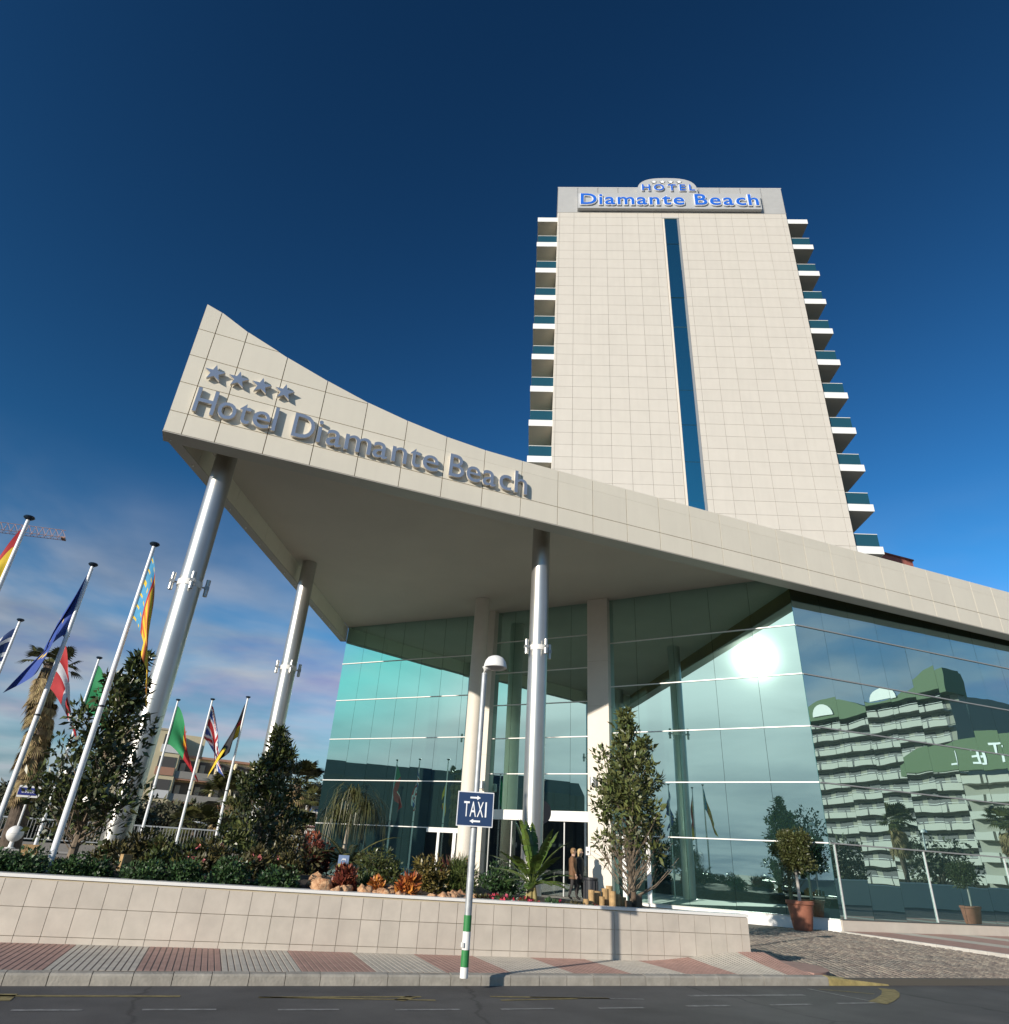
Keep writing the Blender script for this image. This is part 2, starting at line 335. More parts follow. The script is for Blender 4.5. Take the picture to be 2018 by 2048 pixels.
# wall line (plan) and pavement
WA = np.array([-2.57, 13.52]); wt = np.array([10.06, -1.03]); wt /= np.linalg.norm(wt); wn = np.array([-wt[1], wt[0]])
def wp(s, off=0.0): return WA+wt*s+wn*off
def pave_z(X):                                    # the pavement ramps up a little at the drive
    t = min(1, max(0, (X-7.6)/2.4)); return 0.14+0.19*t*t*(3-2*t)
XD = 10.25                                        # pavement ends and drive begins
red = mat('red_paver', (0.40, 0.245, 0.20), 0.8, var=0.14, vscale=5, bump=0.15, bscale=60)
cre = mat('cream_paver', (0.52, 0.475, 0.40), 0.8, var=0.12, vscale=5, bump=0.15, bscale=60)
pav = struct(MB().add([(-60, YK+.1, .136), (XD, YK+.1, .136), (XD, 12.5, .136), (-60, 19.0, .136)], [(0,1,2,3)]).build('pavement', mat('paver_joint', (0.27, 0.21, 0.17), .95)))
def wallY(X): return float(WA[1]+wt[1]/wt[0]*(X-WA[0]))
bandx = [-1.55+1.02*k for k in range(-7, 13)]
for k, x0 in enumerate(bandx):
    m = red if k % 2 == 0 else cre
    mb = MB(); x1 = min(x0+1.02, XD)
    if x0 >= XD: break
    nr = int(round((x1-x0)/0.085)); w = (x1-x0)/max(1, nr)
    for i in range(nr):
        a, b = x0+i*w+.005, x0+(i+1)*w-.005
        ys = [YK+.135, (YK+.135+wallY(a))/2, wallY(a)-.002]
        if x0 < -3: ys = [YK+.135, wallY(a)-.002]
        for j in range(len(ys)-1):
            za = [0.14, 0.14+(pave_z(a)-.14)*.4, pave_z(a)]; zb = [0.14, 0.14+(pave_z(b)-.14)*.4, pave_z(b)]
            if len(ys) == 2: za = [0.14, .14]; zb = [.14, .14]
            z0a, z1a, z0b, z1b = za[j], za[j+1], zb[j], zb[j+1]
            c = .005
            mb.add([(a, ys[j], .1), (b, ys[j], .1), (b, ys[j+1], .1), (a, ys[j+1], .1),
                    (a+c, ys[j], z0a), (b-c, ys[j], z0b), (b-c, ys[j+1], z1b), (a+c, ys[j+1], z1a)],
                   [(4,5,6,7),(0,1,5,4),(1,2,6,5),(2,3,7,6),(3,0,4,7)])
    mb.build('paving_band', m, pav)
kst = objvar(mat('kerb_concrete', (0.36, 0.33, 0.28), 0.85, var=0.16, vscale=6, bump=0.3, bscale=30), .08)
kerb = struct(MB().box(-60, 45, YK+.02, YK+.13, -.02, .10).build('kerb', mat('kerb_bed', (.10, .09, .075), .9)))
kb = MB(); c = .018; L_ = .448
prof = [(YK, -.01), (YK, .12-c), (YK+c, .125), (YK+.132, .139), (YK+.132, -.01)]
kb.prism(prof, 'x', 0, L_); kme = kb.mesh('kerb_stone', kst)
ky = MB().prism(prof, 'x', 0, L_).mesh('kerb_stone', mat('yellow_kerb_paint', (.38, .30, .12), .7, var=.25, vscale=9))
x = -8.3; i = 0
while x < 10.2:
    o = link('kerb_stone', kme, kerb, (x, random.uniform(-.004, .004), random.uniform(-.003, .003))); x += .457
for j in range(3):                                 # kerb drops to the drive
    o = link('kerb_stone', ky, kerb, (x, 0, -.036*j)); o.rotation_euler = (0, math.atan(.036/.457), 0); x += .457
MB().box(-60, -8.31, YK, YK+.132, -.01, .139).build('kerb_run', kst, kerb)

# cobbled drive
drv = struct(MB().add([(XD+.02, YK+.05, .03), (20.0, YK+.05, .03), (20.0, 20.2, .10), (15.5, 26.0, .10), (XD+.02, 17.0, .10)], [(0,1,2,3,4)]).build('driveway', mat('cobble_bed', (.13, .115, .095), .95)))
cob = mat('granite_cobble', (.20, .18, .155), .8, island=.30, bump=.3, bscale=50, col2=(.29, .235, .19), vscale=1.1)
mb = MB(); sz = .155
for iy in range(62):
    for ix in range(66):
        X = XD+.1+ix*sz+(iy % 2)*sz/2+rng.uniform(-.012, .012); Y = YK+.14+iy*sz+rng.uniform(-.012, .012)
        if X > 19.85 or Y > 20.0+max(0, (20-X)*1.15) or (X < 11.3 and Y > 17.5): continue
        if Y < YK+1.6 and X < XD+.25+.0*(Y-YK): continue
        t = (Y-YK)/9.3; z = .035+.085*t+rng.uniform(-.006, .006)+.012
        h = sz/2-.010; g = h*.72; a, b = rng.uniform(.8, 1.05, 2)
        mb.add([(X-h*a, Y-h*b, z-.05), (X+h*a, Y-h*b, z-.05), (X+h*a, Y+h*b, z-.05), (X-h*a, Y+h*b, z-.05),
                (X-g*a, Y-g*b, z), (X+g*a, Y-g*b, z), (X+g*a, Y+g*b, z), (X-g*a, Y+g*b, z)], [(4,5,6,7),(0,1,5,4),(1,2,6,5),(2,3,7,6),(3,0,4,7)])
stuff(mb.build('cobbles', cob, drv))
# pavement by the street glass, with pale kerb edge
pv2 = struct(MB().box(20.12, 48, YK+.1, 20.1, 0, .13).build('side_pavement', mat('side_paver_joint', (.25, .19, .15), .95)))
for k in range(27):
    mb = MB(); x0 = 20.2+k*1.02
    for i in range(12): mb.box(x0+i*.085+.004, x0+(i+1)*.085-.004, YK+.3, 20.06, .1, .142)
    mb.build('paving_band', red if k % 3 != 2 else cre, pv2)
edge = objvar(mat('pale_kerb', (.55, .52, .47), .8, var=.1, vscale=4), .05)
for k in range(18): MB().box(19.98, 20.14, YK+.12+k*.5, YK+.61+k*.5, 0, .15).build('kerb_stone', edge, pv2)
# curved red corner of pavement at the drive mouth
mb = MB(); pts = []
for i in range(13):
    a = math.radians(-90+i*7.5); pts.append((XD+.95*math.cos(a)*1.05, YK+1.35+1.2*math.sin(a)))
MB().prism([(XD+.012, YK+.14)]+pts[1:]+[(XD+.012, YK+2.6)], 'z', .02, .16).build('corner_paving', red, pav)

# forecourt level and planting bed
fore = struct(MB().prism([tuple(wp(-60, .35)), tuple(wp(12.3, .35)), (11.6, 16.0), (15.6, 25.5), (16.8, 40), (40, 60), (-60, 60)], 'z', -.01, .45).build('forecourt', terr))
mb = MB(); nx, ny = 70, 12; vs = []; fs = []
for j in range(ny+1):
    for i in range(nx+1):
        s = -14+26.5*i/nx; off = .22+6.2*j/ny*(1 if s < 9 else max(.25, 1-(s-9)*.22))
        p = wp(s, off); hz = .93+.22*math.sin(math.pi*min(1, j/ny))*(1 if s < 8 else .35)+rng.uniform(-.02, .02)-(.012*max(0, s-2) if s > 2 else 0)
        if j == ny: hz = .40
        vs.append((p[0], p[1], hz))
for j in range(ny):
    for i in range(nx): a = j*(nx+1)+i; fs.append((a, a+1, a+nx+2, a+nx+1))
bed = struct(MB().add(vs, fs).build('planting_bed', soil, smooth=True))
def bedz(X, Y):
    p = np.array([X, Y])-WA; s = p@wt; off = p@wn; t = (off-.22)/(6.2*(1 if s < 9 else max(.25, 1-(s-9)*.22)))
    return .93+.22*math.sin(math.pi*min(1, max(0, t)))*(1 if s < 8 else .35)-(.012*max(0, s-2) if s > 2 else 0)

# ------------------------------------------------------------------ planter wall of tiles
rzw = math.atan2(wt[1], wt[0])
wall = thing('planter_wall', 'long low cream tiled wall with white capping along the pavement', 'wall', (WA[0], WA[1], 0), rzw)
def wtop(s): return 1.015-.0085*(s+.3) if s < 6 else .961-.004*(s-6)
SE = 12.60
core = [(-14, 0.0), (SE-.02, 0.0), (SE-.02, wtop(SE)-.045), (-14, wtop(-14)-.045)]
MB().prism(core, 'y', .012, .30).build('core', tjoint, wall)
cap = [(-14, wtop(-14)-.045), (SE+.015, wtop(SE)-.045), (SE+.015, wtop(SE)), (-14, wtop(-14))]
MB().prism(cap, 'y', -.018, .33).build('capping', alu, wall)
wtile = objvar(mat('wall_tile', (.56, .50, .425), .42, var=.075, vscale=3.2), .05)
s = -4.2
rowh = [(.0, .225), (.225, .600), (.600, None)]
while s < SE-.05:
    w = .362 if s < 5 else .328
    e = min(s+w, SE)
    for lo, hi in rowh:
        z0a = lo; h0 = (hi if hi else wtop(s)-.05); h1 = (hi if hi else wtop(e)-.05)
        MB().prism([(s+.004, lo+.004), (e-.004, lo+.004), (e-.004, h1-.004), (s+.004, h0-.004)], 'y', -.006, .016).build('tile', wtile, wall)
    s = e
MB().prism([(-14, 0), (-4.2, 0), (-4.2, .96), (-14, 1.05)], 'y', -.006, .012).build('tile_field', wtile, wall)
for k, (y0, y1) in enumerate(((.02, .29),)):
    for lo, hi in rowh:
        MB().box(SE-.02, SE, y0, y1, lo+.004, (hi or wtop(SE)-.05)-.004).build('tile', wtile, wall)

# ------------------------------------------------------------------ glass pavilion
P0 = np.array([20.25, 20.15]); P1 = np.array([14.94, 26.74]); P2 = np.array([10.91, 31.22]); P3 = np.array([4.66, 37.55])
SOF = 12.9; LIP = 12.1
ROWS = [.47, 2.78, 4.78, 6.78, 8.78, 10.78, SOF]
pvl = thing('glass_pavilion', 'teal mirror glass hotel lobby building under the swept canopy', 'building', (float(P0[0]), float(P0[1]), 0))
def seg(A, B):
    t = (B-A)/np.linalg.norm(B-A); return t, float(np.linalg.norm(B-A)), math.atan2(t[1], t[0])
def pane(A, B, s0, s1, z0, z1, m, name='glass_pane', tilt=.0008, inset=0.0, th=.02):
    """pane between distances s0..s1 along A->B (seen from outside B is at the left); small random tilt like real panes"""
    t, Ln, ang = seg(A, B); n = np.array([-t[1], t[0]])           # n points outwards for the right-to-left runs
    c = A+t*(s0+s1)/2+n*(-inset); w = (s1-s0)/2-.006; h = (z1-z0)/2-.006
    me = MB().box(-w, w, -th/2, th/2, -h, h).mesh(name, m)
    o = link(name, me, pvl, (c[0]-P0[0], c[1]-P0[1], (z0+z1)/2))
    o.rotation_euler = (random.gauss(0, tilt), 0, ang+random.gauss(0, tilt)); return o
def bar(A, B, s0, s1, z0, z1, d0, d1, m, name='glazing_bar'):
    t, Ln, ang = seg(A, B); c = A+t*(s0+s1)/2
    o = link(name, MB().box(-(s1-s0)/2, (s1-s0)/2, -d1, -d0, -(z1-z0)/2, (z1-z0)/2).mesh(name, m), pvl, (c[0]-P0[0], c[1]-P0[1], (z0+z1)/2), ang)
    return o
# A runs P0 -> P1 -> P2 -> P3 (right to left); outward side is on the left of travel, so depth d is measured along -n
def facade(A, B, cols, rows, m, bh=.038, bm=alu, skip=None, bars=True):
    t, Ln, ang = seg(A, B); w = Ln/cols
    for i in range(cols):
        for j in range(len(rows)-1):
            if skip and skip(i, j): continue
            pane(A, B, i*w, (i+1)*w, rows[j], rows[j+1], m)
    if bars:
        for j in range(1, len(rows)-1):
            o = bar(A, B, .0, Ln, rows[j]-bh/2, rows[j]+bh/2, -.055, .0, bm)
# outward normal for A-run travel (P0->P1): rotate so bars sit outside
facade(P0, P1, 5, ROWS, gA)
facade(P2, P3, 7, ROWS, gA, skip=lambda i, j: j == 0 and i in (0, 1))
ER = [2.95, 3.62, 5.12, 6.67, 8.2, 9.74, 11.3, SOF]
E0 = P1+(P2-P1)*.0; 
facade(P1, P2, 4, ER[1:], gA)
bar(P1, P2, .3, 5.6, 3.22, 3.62, -.16, .02, white, 'entrance_beam')
# plinth under the glass
for (A, B, s0, s1) in ((P0, P1, 0, 8.4),):
    bar(A, B, s0, s1, .02, .46, -.05, .25, white, 'plinth'); bar(A, B, s0, s1, .46, .475, -.09, .25, alu, 'plinth_capping')
# backing so nothing shows through the joints
bk = MB()
for A, B in ((P0, P1), (P2, P3)):
    t, Ln, ang = seg(A, B); n = np.array([t[1], -t[0]])*.14
    bk.add([(*(A+n-P0), .1), (*(B+n-P0), .1), (*(B+n-P0), SOF), (*(A+n-P0), SOF)], [(0,1,2,3)])
A, B = P1, P2; t, Ln, ang = seg(A, B); n = np.array([t[1], -t[0]])*.14
bk.add([(*(A+n-P0), 3.3), (*(B+n-P0), 3.3), (*(B+n-P0), SOF), (*(A+n-P0), SOF)], [(0,1,2,3)])
bk.add([(0.1, .14, .1), (30, .14, .1), (30, .14, SOF), (.1, .14, SOF)], [(0,1,2,3)])
bk.build('backing', dark, pvl)
# street side B, parallel to the road
BX = [0]+[1.5*k for k in range(1, 17)]
for i in range(len(BX)-1):
    for j in range(len(ROWS)-1):
        c = ((BX[i]+BX[i+1])/2, 0, (ROWS[j]+ROWS[j+1])/2); w = (BX[i+1]-BX[i])/2-.005; h = (ROWS[j+1]-ROWS[j])/2-.005
        o = link('glass_pane', MB().box(-w, w, -.01, .01, -h, h).mesh('glass_pane', gB), pvl, c)
        o.rotation_euler = (random.gauss(0, .0022), 0, random.gauss(0, .0022))
for j in range(1, len(ROWS)-1): MB().box(.04, 24, -.05, -.012, ROWS[j]-.022, ROWS[j]+.022).build('glazing_bar', greyalu, pvl)  # white strips in grey: the weaker light on this side is put into colour
for k in range(3): MB().box(.2+4.28*k, .24+4.28*k, -.045, -.013, .49, 2.755).build('mullion', mat('mullion_grey', (.50, .50, .49), .4), pvl)
MB().box(0.0, 24.4, -.06, .2, 0.0, .46).build('plinth', mat('plinth_stone', (.60, .54, .46), .6, var=.05, vscale=2), pvl)
MB().box(0.0, 24.4, -.09, .2, .462, .48).build('plinth_capping', mat('sill_dark', (.09, .1, .1), .4), pvl)
# pillars of the entrance, white frames of the doors
def pillar(A, B, s, w, d, zt, name='pillar'):
    t, Ln, ang = seg(A, B); c = A+t*s
    rows = [0.45, 1.9, 3.9, 5.9, 7.9, 9.9, zt]
    root = link(name, MB().box(-w/2+.006, w/2-.006, -d+.006, .1, .45, zt).mesh(name, tjoint), pvl, (c[0]-P0[0], c[1]-P0[1], 0), ang+math.pi)
    for a, b in zip(rows[:-1], rows[1:]): MB().box(-w/2, w/2, -d, .1, a+.006, b-.006).build('cladding', offw, root)
    return root
pillar(P1, P2, .05, .98, .42, SOF-.005)
pillar(P1, P2, 5.72, .46, .42, SOF-.005)
for s in (.95, 1.95):
    bar(P0, P1, 8.46-s, 8.46-s+.16, .47, 2.75, -.07, .0, white, 'door_post')
for s, w in ((.12, .11), (.95, .16), (1.8, .12)):
    bar(P2, P3, s, s+w, .45, 2.72, -.05, .02, white, 'door_post')
bar(P2, P3, .05, 2.5, 2.60, 2.755, -.06, .02, white, 'door_head')
pane(P2, P3, 0, 2.52, .47, 2.6, gClear, 'door_glass')
# entrance screen, clear glass with the lobby behind
t12, L12, a12 = seg(P1, P2)
for i in range(4): pane(P1, P2, .5+i*1.24, .5+(i+1)*1.24, .46, 3.22, gClear, 'door_glass', inset=-.0)
for s in (.48, 1.72, 2.96, 4.2, 5.3): bar(P1, P2, s, s+.05, .45, 3.22, -.03, .02, greyalu, 'door_stile')
lob = MB(); nI = np.array([t12[1], -t12[0]])
def lp(s, d): q = P1+t12*s+nI*d-P0; return (q[0], q[1])
for (s0, d0), (s1, d1) in (((-.2, .2), (-.2, 6)), ((-.2, 6), (8.4, 6)), ((8.4, 6), (8.4, .2))):
    a = lp(s0, d0); b = lp(s1, d1); lob.add([(*a, .44), (*b, .44), (*b, 3.6), (*a, 3.6)], [(0,1,2,3)])
q4 = [lp(-.2, .16), lp(8.4, .16), lp(8.4, 6), lp(-.2, 6)]
lob.add([(*p, .455) for p in q4], [(0,1,2,3)], 1); lob.add([(*p, 3.4) for p in q4], [(3,2,1,0)])
lob.build('lobby', [mat('lobby_wall', (.30, .27, .24), .7, var=.2, vscale=2), mat('lobby_floor', (.25, .22, .2), .2)], pvl)
for i in range(16):
    s = .3+i*.42; a = lp(s, 2.6+.05*(i % 3)); b = lp(s+.26, 2.62)
    MB().add([(*a, 2.3), (*b, 2.3), (*b, 3.35), (*a, 3.35)], [(0,1,2,3)]).build('hanging_panel', mat('lobby_panel%d' % (i % 3), [(.45, .43, .42), (.30, .29, .31), (.5, .42, .28)][i % 3], .6), pvl)
# roof of the pavilion
MB().prism([(-1.2, -.4), (24, -.4), (24, 30), (-9.0, 30), (-15.0, 17.7), (-9.0, 11.4), (-5.0, 6.9)], 'z', SOF+.05, SOF+.35).build('roof', offw, pvl)

# ------------------------------------------------------------------ canopy with its fascia
FS = .0163
def fy(X): return 18.69+FS*(X+3.88)
can = thing('entrance_canopy', 'sweeping cream panelled canopy rising to a sharp prow over the entrance', 'canopy', (-3.88, 18.69, 0), math.atan(FS))
TOP = [(-3.88, 17.03), (-3.37, 16.87), (-2.46, 16.40), (-1.09, 15.85), (.32, 15.38), (1.72, 14.98), (3.14, 14.69), (4.56, 14.48), (5.99, 14.36), (7.44, 14.33), (60, 14.33)]
def topz(X): return float(np.interp(X, [p[0] for p in TOP], [p[1] for p in TOP]))
XJ = [-3.88, -3.38, -2.47, -1.10, .30, 1.71, 3.13, 4.56, 6.0]+[6.0+1.43*k for k in range(1, 22)]
ZJ = [12.1, 12.82, 13.88, 14.93, 15.98, 17.2]
X0 = -3.88
def clip(poly, XA, XB, n=1): return poly
for i in range(len(XJ)-1):
    a, b = XJ[i], XJ[i+1]; ta, tb = topz(a), topz(b)
    for j in range(len(ZJ)-1):
        lo, hi = ZJ[j], ZJ[j+1]
        if i >= 6 and j == 1: hi = 13.90
        g = .012
        if lo >= max(ta, tb)-.02: continue
        # a column whose top panel would be a thin sliver keeps one panel up to the edge
        if hi < max(ta, tb) and max(ta, tb)-hi < .12: hi = 18
        if j > 0 and max(ta, tb)-ZJ[j] < .12: continue
        l2, r2 = lo+g, lo+g
        tl, tr = min(hi-g, ta), min(hi-g, tb)
        pts = [(a+g-X0, lo+g), (b-g-X0, lo+g)]
        if tr > lo+g+.01: pts.append((b-g-X0, tr))
        else: pts[1] = (a+(b-a)*(ta-lo)/(ta-tb+1e-9)-X0, lo+g)
        if ta > hi-g > tb and hi < 18:
            xc = a+(b-a)*(ta-(hi-g))/(ta-tb); pts.append((xc-X0, hi-g))
        pts.append((a+g-X0, tl))
        MB().prism(pts, 'y', -.03, .02).build('fascia_panel', fasc, can)
# structure behind the panels, dark in the joints
bp = [(0.004, 12.108)]+[(60-X0, 12.108), (60-X0, 14.31)]+[(x-X0, z-.02) for x, z in reversed(TOP[:-1])]
MB().prism(bp, 'y', .021, .30).build('fascia_frame', joint, can)
MB().box(0.0, 64, -.03, .55, 12.07, 12.10).build('lip_trim', mat('lip_metal', (.45, .42, .37), .5), can)
# soffit (world coordinates brought to the canopy's own frame)
ca, sa = math.cos(-math.atan(FS)), math.sin(-math.atan(FS))
def cl(X, Y): dx, dy = X+3.88, Y-18.69; return (ca*dx-sa*dy, sa*dx+ca*dy)
lft0 = cl(-3.53, 18.97); lft1 = cl(4.66, 37.66)
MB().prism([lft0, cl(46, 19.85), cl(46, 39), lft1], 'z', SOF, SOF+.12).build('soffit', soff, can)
# left side beam with the panels on its inner face
lb = np.array(lft1)-np.array(lft0); Lb = float(np.linalg.norm(lb)); lb /= Lb; ln = np.array([-lb[1], lb[0]])
def lpt(s, d): q = np.array(lft0)+lb*s+ln*d; return (q[0], q[1])
bm_ = MB()
pa = [lpt(.04, .02), lpt(Lb, .02), lpt(Lb, .30), lpt(.04, .30)]
bm_.prism(pa, 'z', LIP+.03, SOF-.002)
bm_.build('side_beam', joint, can)
zz = [(0, 16.9), (1.5, 16.3), (6, 15.4), (12, 14.7), (Lb, 14.4)]
ob = MB(); vs = []
for s_, z_ in zz: vs += [(*lpt(s_, .302), LIP), (*lpt(s_, .302), z_), (*lpt(s_, .34), LIP), (*lpt(s_, .34), z_)]
for k in range(len(zz)-1):
    o_ = 4*k; ob.add([vs[o_+q] for q in (0, 1, 2, 3, 4, 5, 6, 7)], [(0,1,5,4),(2,6,7,3),(1,3,7,5),(0,4,6,2)])
ob.build('side_cladding', fasc, can)
for k in range(14):
    s0 = k*1.46; s1 = min(Lb, s0+1.46)
    if s1-s0 < .2: break
    MB().prism([lpt(s0+.007, 0), lpt(s1-.007, 0), lpt(s1-.007, .02), lpt(s0+.007, .02)], 'z', LIP+.03, SOF-.006).build('side_panel', fasc, can)
    MB().prism([lpt(s0+.004, -.012), lpt(s1-.004, -.012), lpt(s1-.004, .335), lpt(s0+.004, .335)], 'z', LIP-.005, LIP+.024).build('lip_strip', mat('lip_metal', (.45, .42, .37), .5), can)
    MB().tube([(*lpt(s0+.05, .17), LIP-.05), (*lpt(s0+.05, .17), LIP)], .022, 8).build('drip_spout', alu, can)
# roof over the canopy
MB().prism([cl(-3.5, 19.1), cl(46, 19.95), cl(46, 39), cl(4.6, 37.8)], 'z', SOF+.13, SOF+.5).build('roof_deck', greyalu, can)
# raised letters and stars
lfront = mat('letter_face', (.23, .29, .40), .45, metal=.25); lside = mat('letter_side', (.66, .62, .56), .45)  # face blue is sky reflected in brushed metal, put into the colour
LET = [('H', -3.3, -2.72), ('o', -2.63, -2.11), ('t', -2.03, -1.70), ('e', -1.62, -1.12), ('l', -1.03, -.93), ('D', -.43, .22), ('i', .33, .45), ('a', .63, 1.09), ('m', 1.21, 2.05), ('a', 2.13, 2.60), ('n', 2.75, 3.25), ('t', 3.36, 3.71), ('e', 3.80, 4.34), ('B', 4.73, 5.25), ('e', 5.35, 5.85), ('a', 5.94, 6.41), ('c', 6.55, 7.0), ('h', 7.13, 7.60)]
for ch, a, b in LET: place_glyph(ch, a-X0, b-X0, 12.92, .86, .10, [lfront, lside], can, y=-.11, offset=.004)
for sx in (-3.02, -2.32, -1.63, -.92):
    o = MB().prism(star_poly(sx-X0, 14.42, .31), 'y', -.165, -.065).build('star', [lfront, lside], can)
    for p in o.data.polygons: p.material_index = 0 if p.center.y < -.163 else 1
    o2 = MB().prism(star_poly(sx-X0, 14.42, .12), 'y', -.066, -.03).build('star_mount', lside, can)

# ------------------------------------------------------------------ columns
def column(loc, r, zb, zt, m, label, collar=None, cat='column', name='canopy_post', group=None):
    c = thing(name, label, cat, (loc[0], loc[1], zb), 0, group)
    MB().tube([(0, 0, 0), (0, 0, zt-zb)], r, 40, cap=True).build('shaft', m, c); smooth_by_angle(c.children[0])
    MB().lathe([(r+.06, 0), (r+.06, .03), (r+.005, .04)], 32).build('base_ring', m, c)
    if collar:
        z = collar-zb
        MB().lathe([(r+.004, -.09), (r+.018, -.085), (r+.018, .085), (r+.004, .09)], 40, c=(0, 0, z)).build('collar', alu, c)
        for k in range(4):
            a = math.radians(-80+90*k); d = r+.15; px_, py_ = d*math.cos(a), d*math.sin(a)
            MB().tube([((r-.01)*math.cos(a), (r-.01)*math.sin(a), z), (px_, py_, z)], .025, 8).build('bracket', steel, c)
            f = MB().lathe([(.04, -.26), (.062, -.25), (.062, .25), (.04, .26)], 16, c=(px_, py_, z)).build('floodlight', steel, c); smooth_by_angle(f)
            MB().box(px_-.066, px_+.066, py_-.066, py_+.066, z-.05, z+.05).build('floodlight_clamp', greyalu, c)
    return c
q = Q(350, 1130, 20.3); column(q, .325, .5, SOF-.01, steel, 'thick steel column under the canopy prow, beside the sunlit leafy tree', 8.2)
q = G(620/K, 1126/K, SOF); column(q, .315, .45, SOF-.01, steel, 'steel column on the canopy side, rising behind a conical tree', 8.15)
q = Q(1016, 1200, 20.7); C3 = q; column(q, .325, .45, SOF-.01, steel, 'steel column standing behind the banana plant before the entrance', 8.15)
q = G(966/K, 1200/K, SOF); column(q, .36, .45, SOF-.01, offw, 'cream round column beside the entrance pillar, without lamps')

# ------------------------------------------------------------------ hotel tower
TA = math.radians(-23.56); KT = 38/45.0
tw = thing('hotel_tower', 'tall cream tiled hotel tower with blue glass strip and rooftop name sign', 'building', (17.28, 38.0, 0), TA)
WT = 20.75; DT = 13.0; ZG, ZTOP = 55.14, 58.62; ST0, ST1 = 9.72, 10.87; PITCH_ = 3.273
def zs(z45): return 1.6+(z45-1.6)*KT
core = MB(); core.box(.02, WT-.02, .05, DT, 0.3, ZG); core.build('core', tjoint, tw)
grey = mat('grey_parapet', (.43, .43, .42), .5, var=.04, vscale=2)
MB().box(-.02, WT+.02, -.01, DT, ZG, ZTOP-.03).build('parapet_core', mat('grey_joint', (.30, .30, .30), .7), tw)
for k in range(11):
    a = -.03+k*(WT+.06)/11; b = a+(WT+.06)/11
    MB().box(a+.045, b-.045, -.035, .03, ZG+.02, ZTOP).build('parapet_panel', grey, tw)
MB().box(-.04, WT+.04, -.05, .02, ZG-.03, ZG+.015).build('parapet_sill', grey, tw)
MB().box(-.05, WT+.05, -.05, DT, ZTOP-.02, ZTOP+.06).build('coping', mat('coping_light', (.6, .6, .59), .5), tw)
cols = [.20, 1.51, 2.97, 4.44, 5.90, 7.36, 8.82, 9.54]; cols2 = [11.06, 11.50, 12.94, 14.38, 15.82, 17.27, 18.75, 20.33]
rowz = [54.49-1.091*k for k in range(-0, 33)]
tiles = []
for j in range(len(rowz)-1):
    for cc in (cols, cols2):
        for i in range(len(cc)-1): tiles.append((cc[i], cc[i+1], rowz[j+1], rowz[j]))
for cc in (cols, cols2):
    for i in range(len(cc)-1): tiles.append((cc[i], cc[i+1], rowz[0], ZG-.03))
for a, b, lo, hi in ((9.54, 11.06, 54.49, ZG-.03),): tiles.append((a, b, lo, hi))
for a, b in ((0.0, .20), (20.33, WT)):
    for j in range(len(rowz)-1): tiles.append((a, b, rowz[j+1], rowz[j]))
    tiles.append((a, b, rowz[0], ZG-.03))
def near(t):
    p = np.array([17.28, 38, 0])+np.array([math.cos(TA)*(t[0]+t[1])/2, math.sin(TA)*(t[0]+t[1])/2, (t[2]+t[3])/2]); d = p-CAM
    vis = 1 if (p[2] > 27.2-.29*(t[0]+t[1])/2) else 0
    return (t[1]-t[0])*(t[3]-t[2])/np.dot(d, d)*vis
tiles.sort(key=near, reverse=True); cache = {}; rest = MB()
for k, (a, b, lo, hi) in enumerate(tiles):
    g = .009
    if k < 300:
        key = (round(b-a, 3), round(hi-lo, 3))
        if key not in cache: cache[key] = MB().box(g, b-a-g, -.03, .05, g, hi-lo-g).mesh('facade_tile', cream)
        link('facade_tile', cache[key], tw, (a, random.uniform(-.002, .002), lo))
    else: rest.box(a+g, b-g, -.03, .05, lo+g, hi-g)
stuff(rest.build('facade_tiles', cream, tw))
# glass strip
MB().box(9.56, ST0, -.06, .04, 20, 54.5).build('strip_jamb', offw, tw); MB().box(ST1, 11.05, -.045, .04, 20, 54.5).build('strip_jamb', greyalu, tw)
MB().box(9.56, 11.05, -.08, .04, 54.36, 54.5).build('strip_head', grey, tw)
for k in range(11):
    z1 = 54.35-k*PITCH_; z0 = z1-PITCH_
    o = MB().box(ST0+.01, ST1-.01, -.012, .02, z0+.02, z1-.02).build('glass_pane', gT, tw); o.rotation_euler = (random.gauss(0, .0006), 0, random.gauss(0, .0006))
    MB().box(ST0, ST1, -.02, -.012, z0-.012, z0+.012).build('transom', mat('dark_bar', (.02, .06, .08), .4), tw)
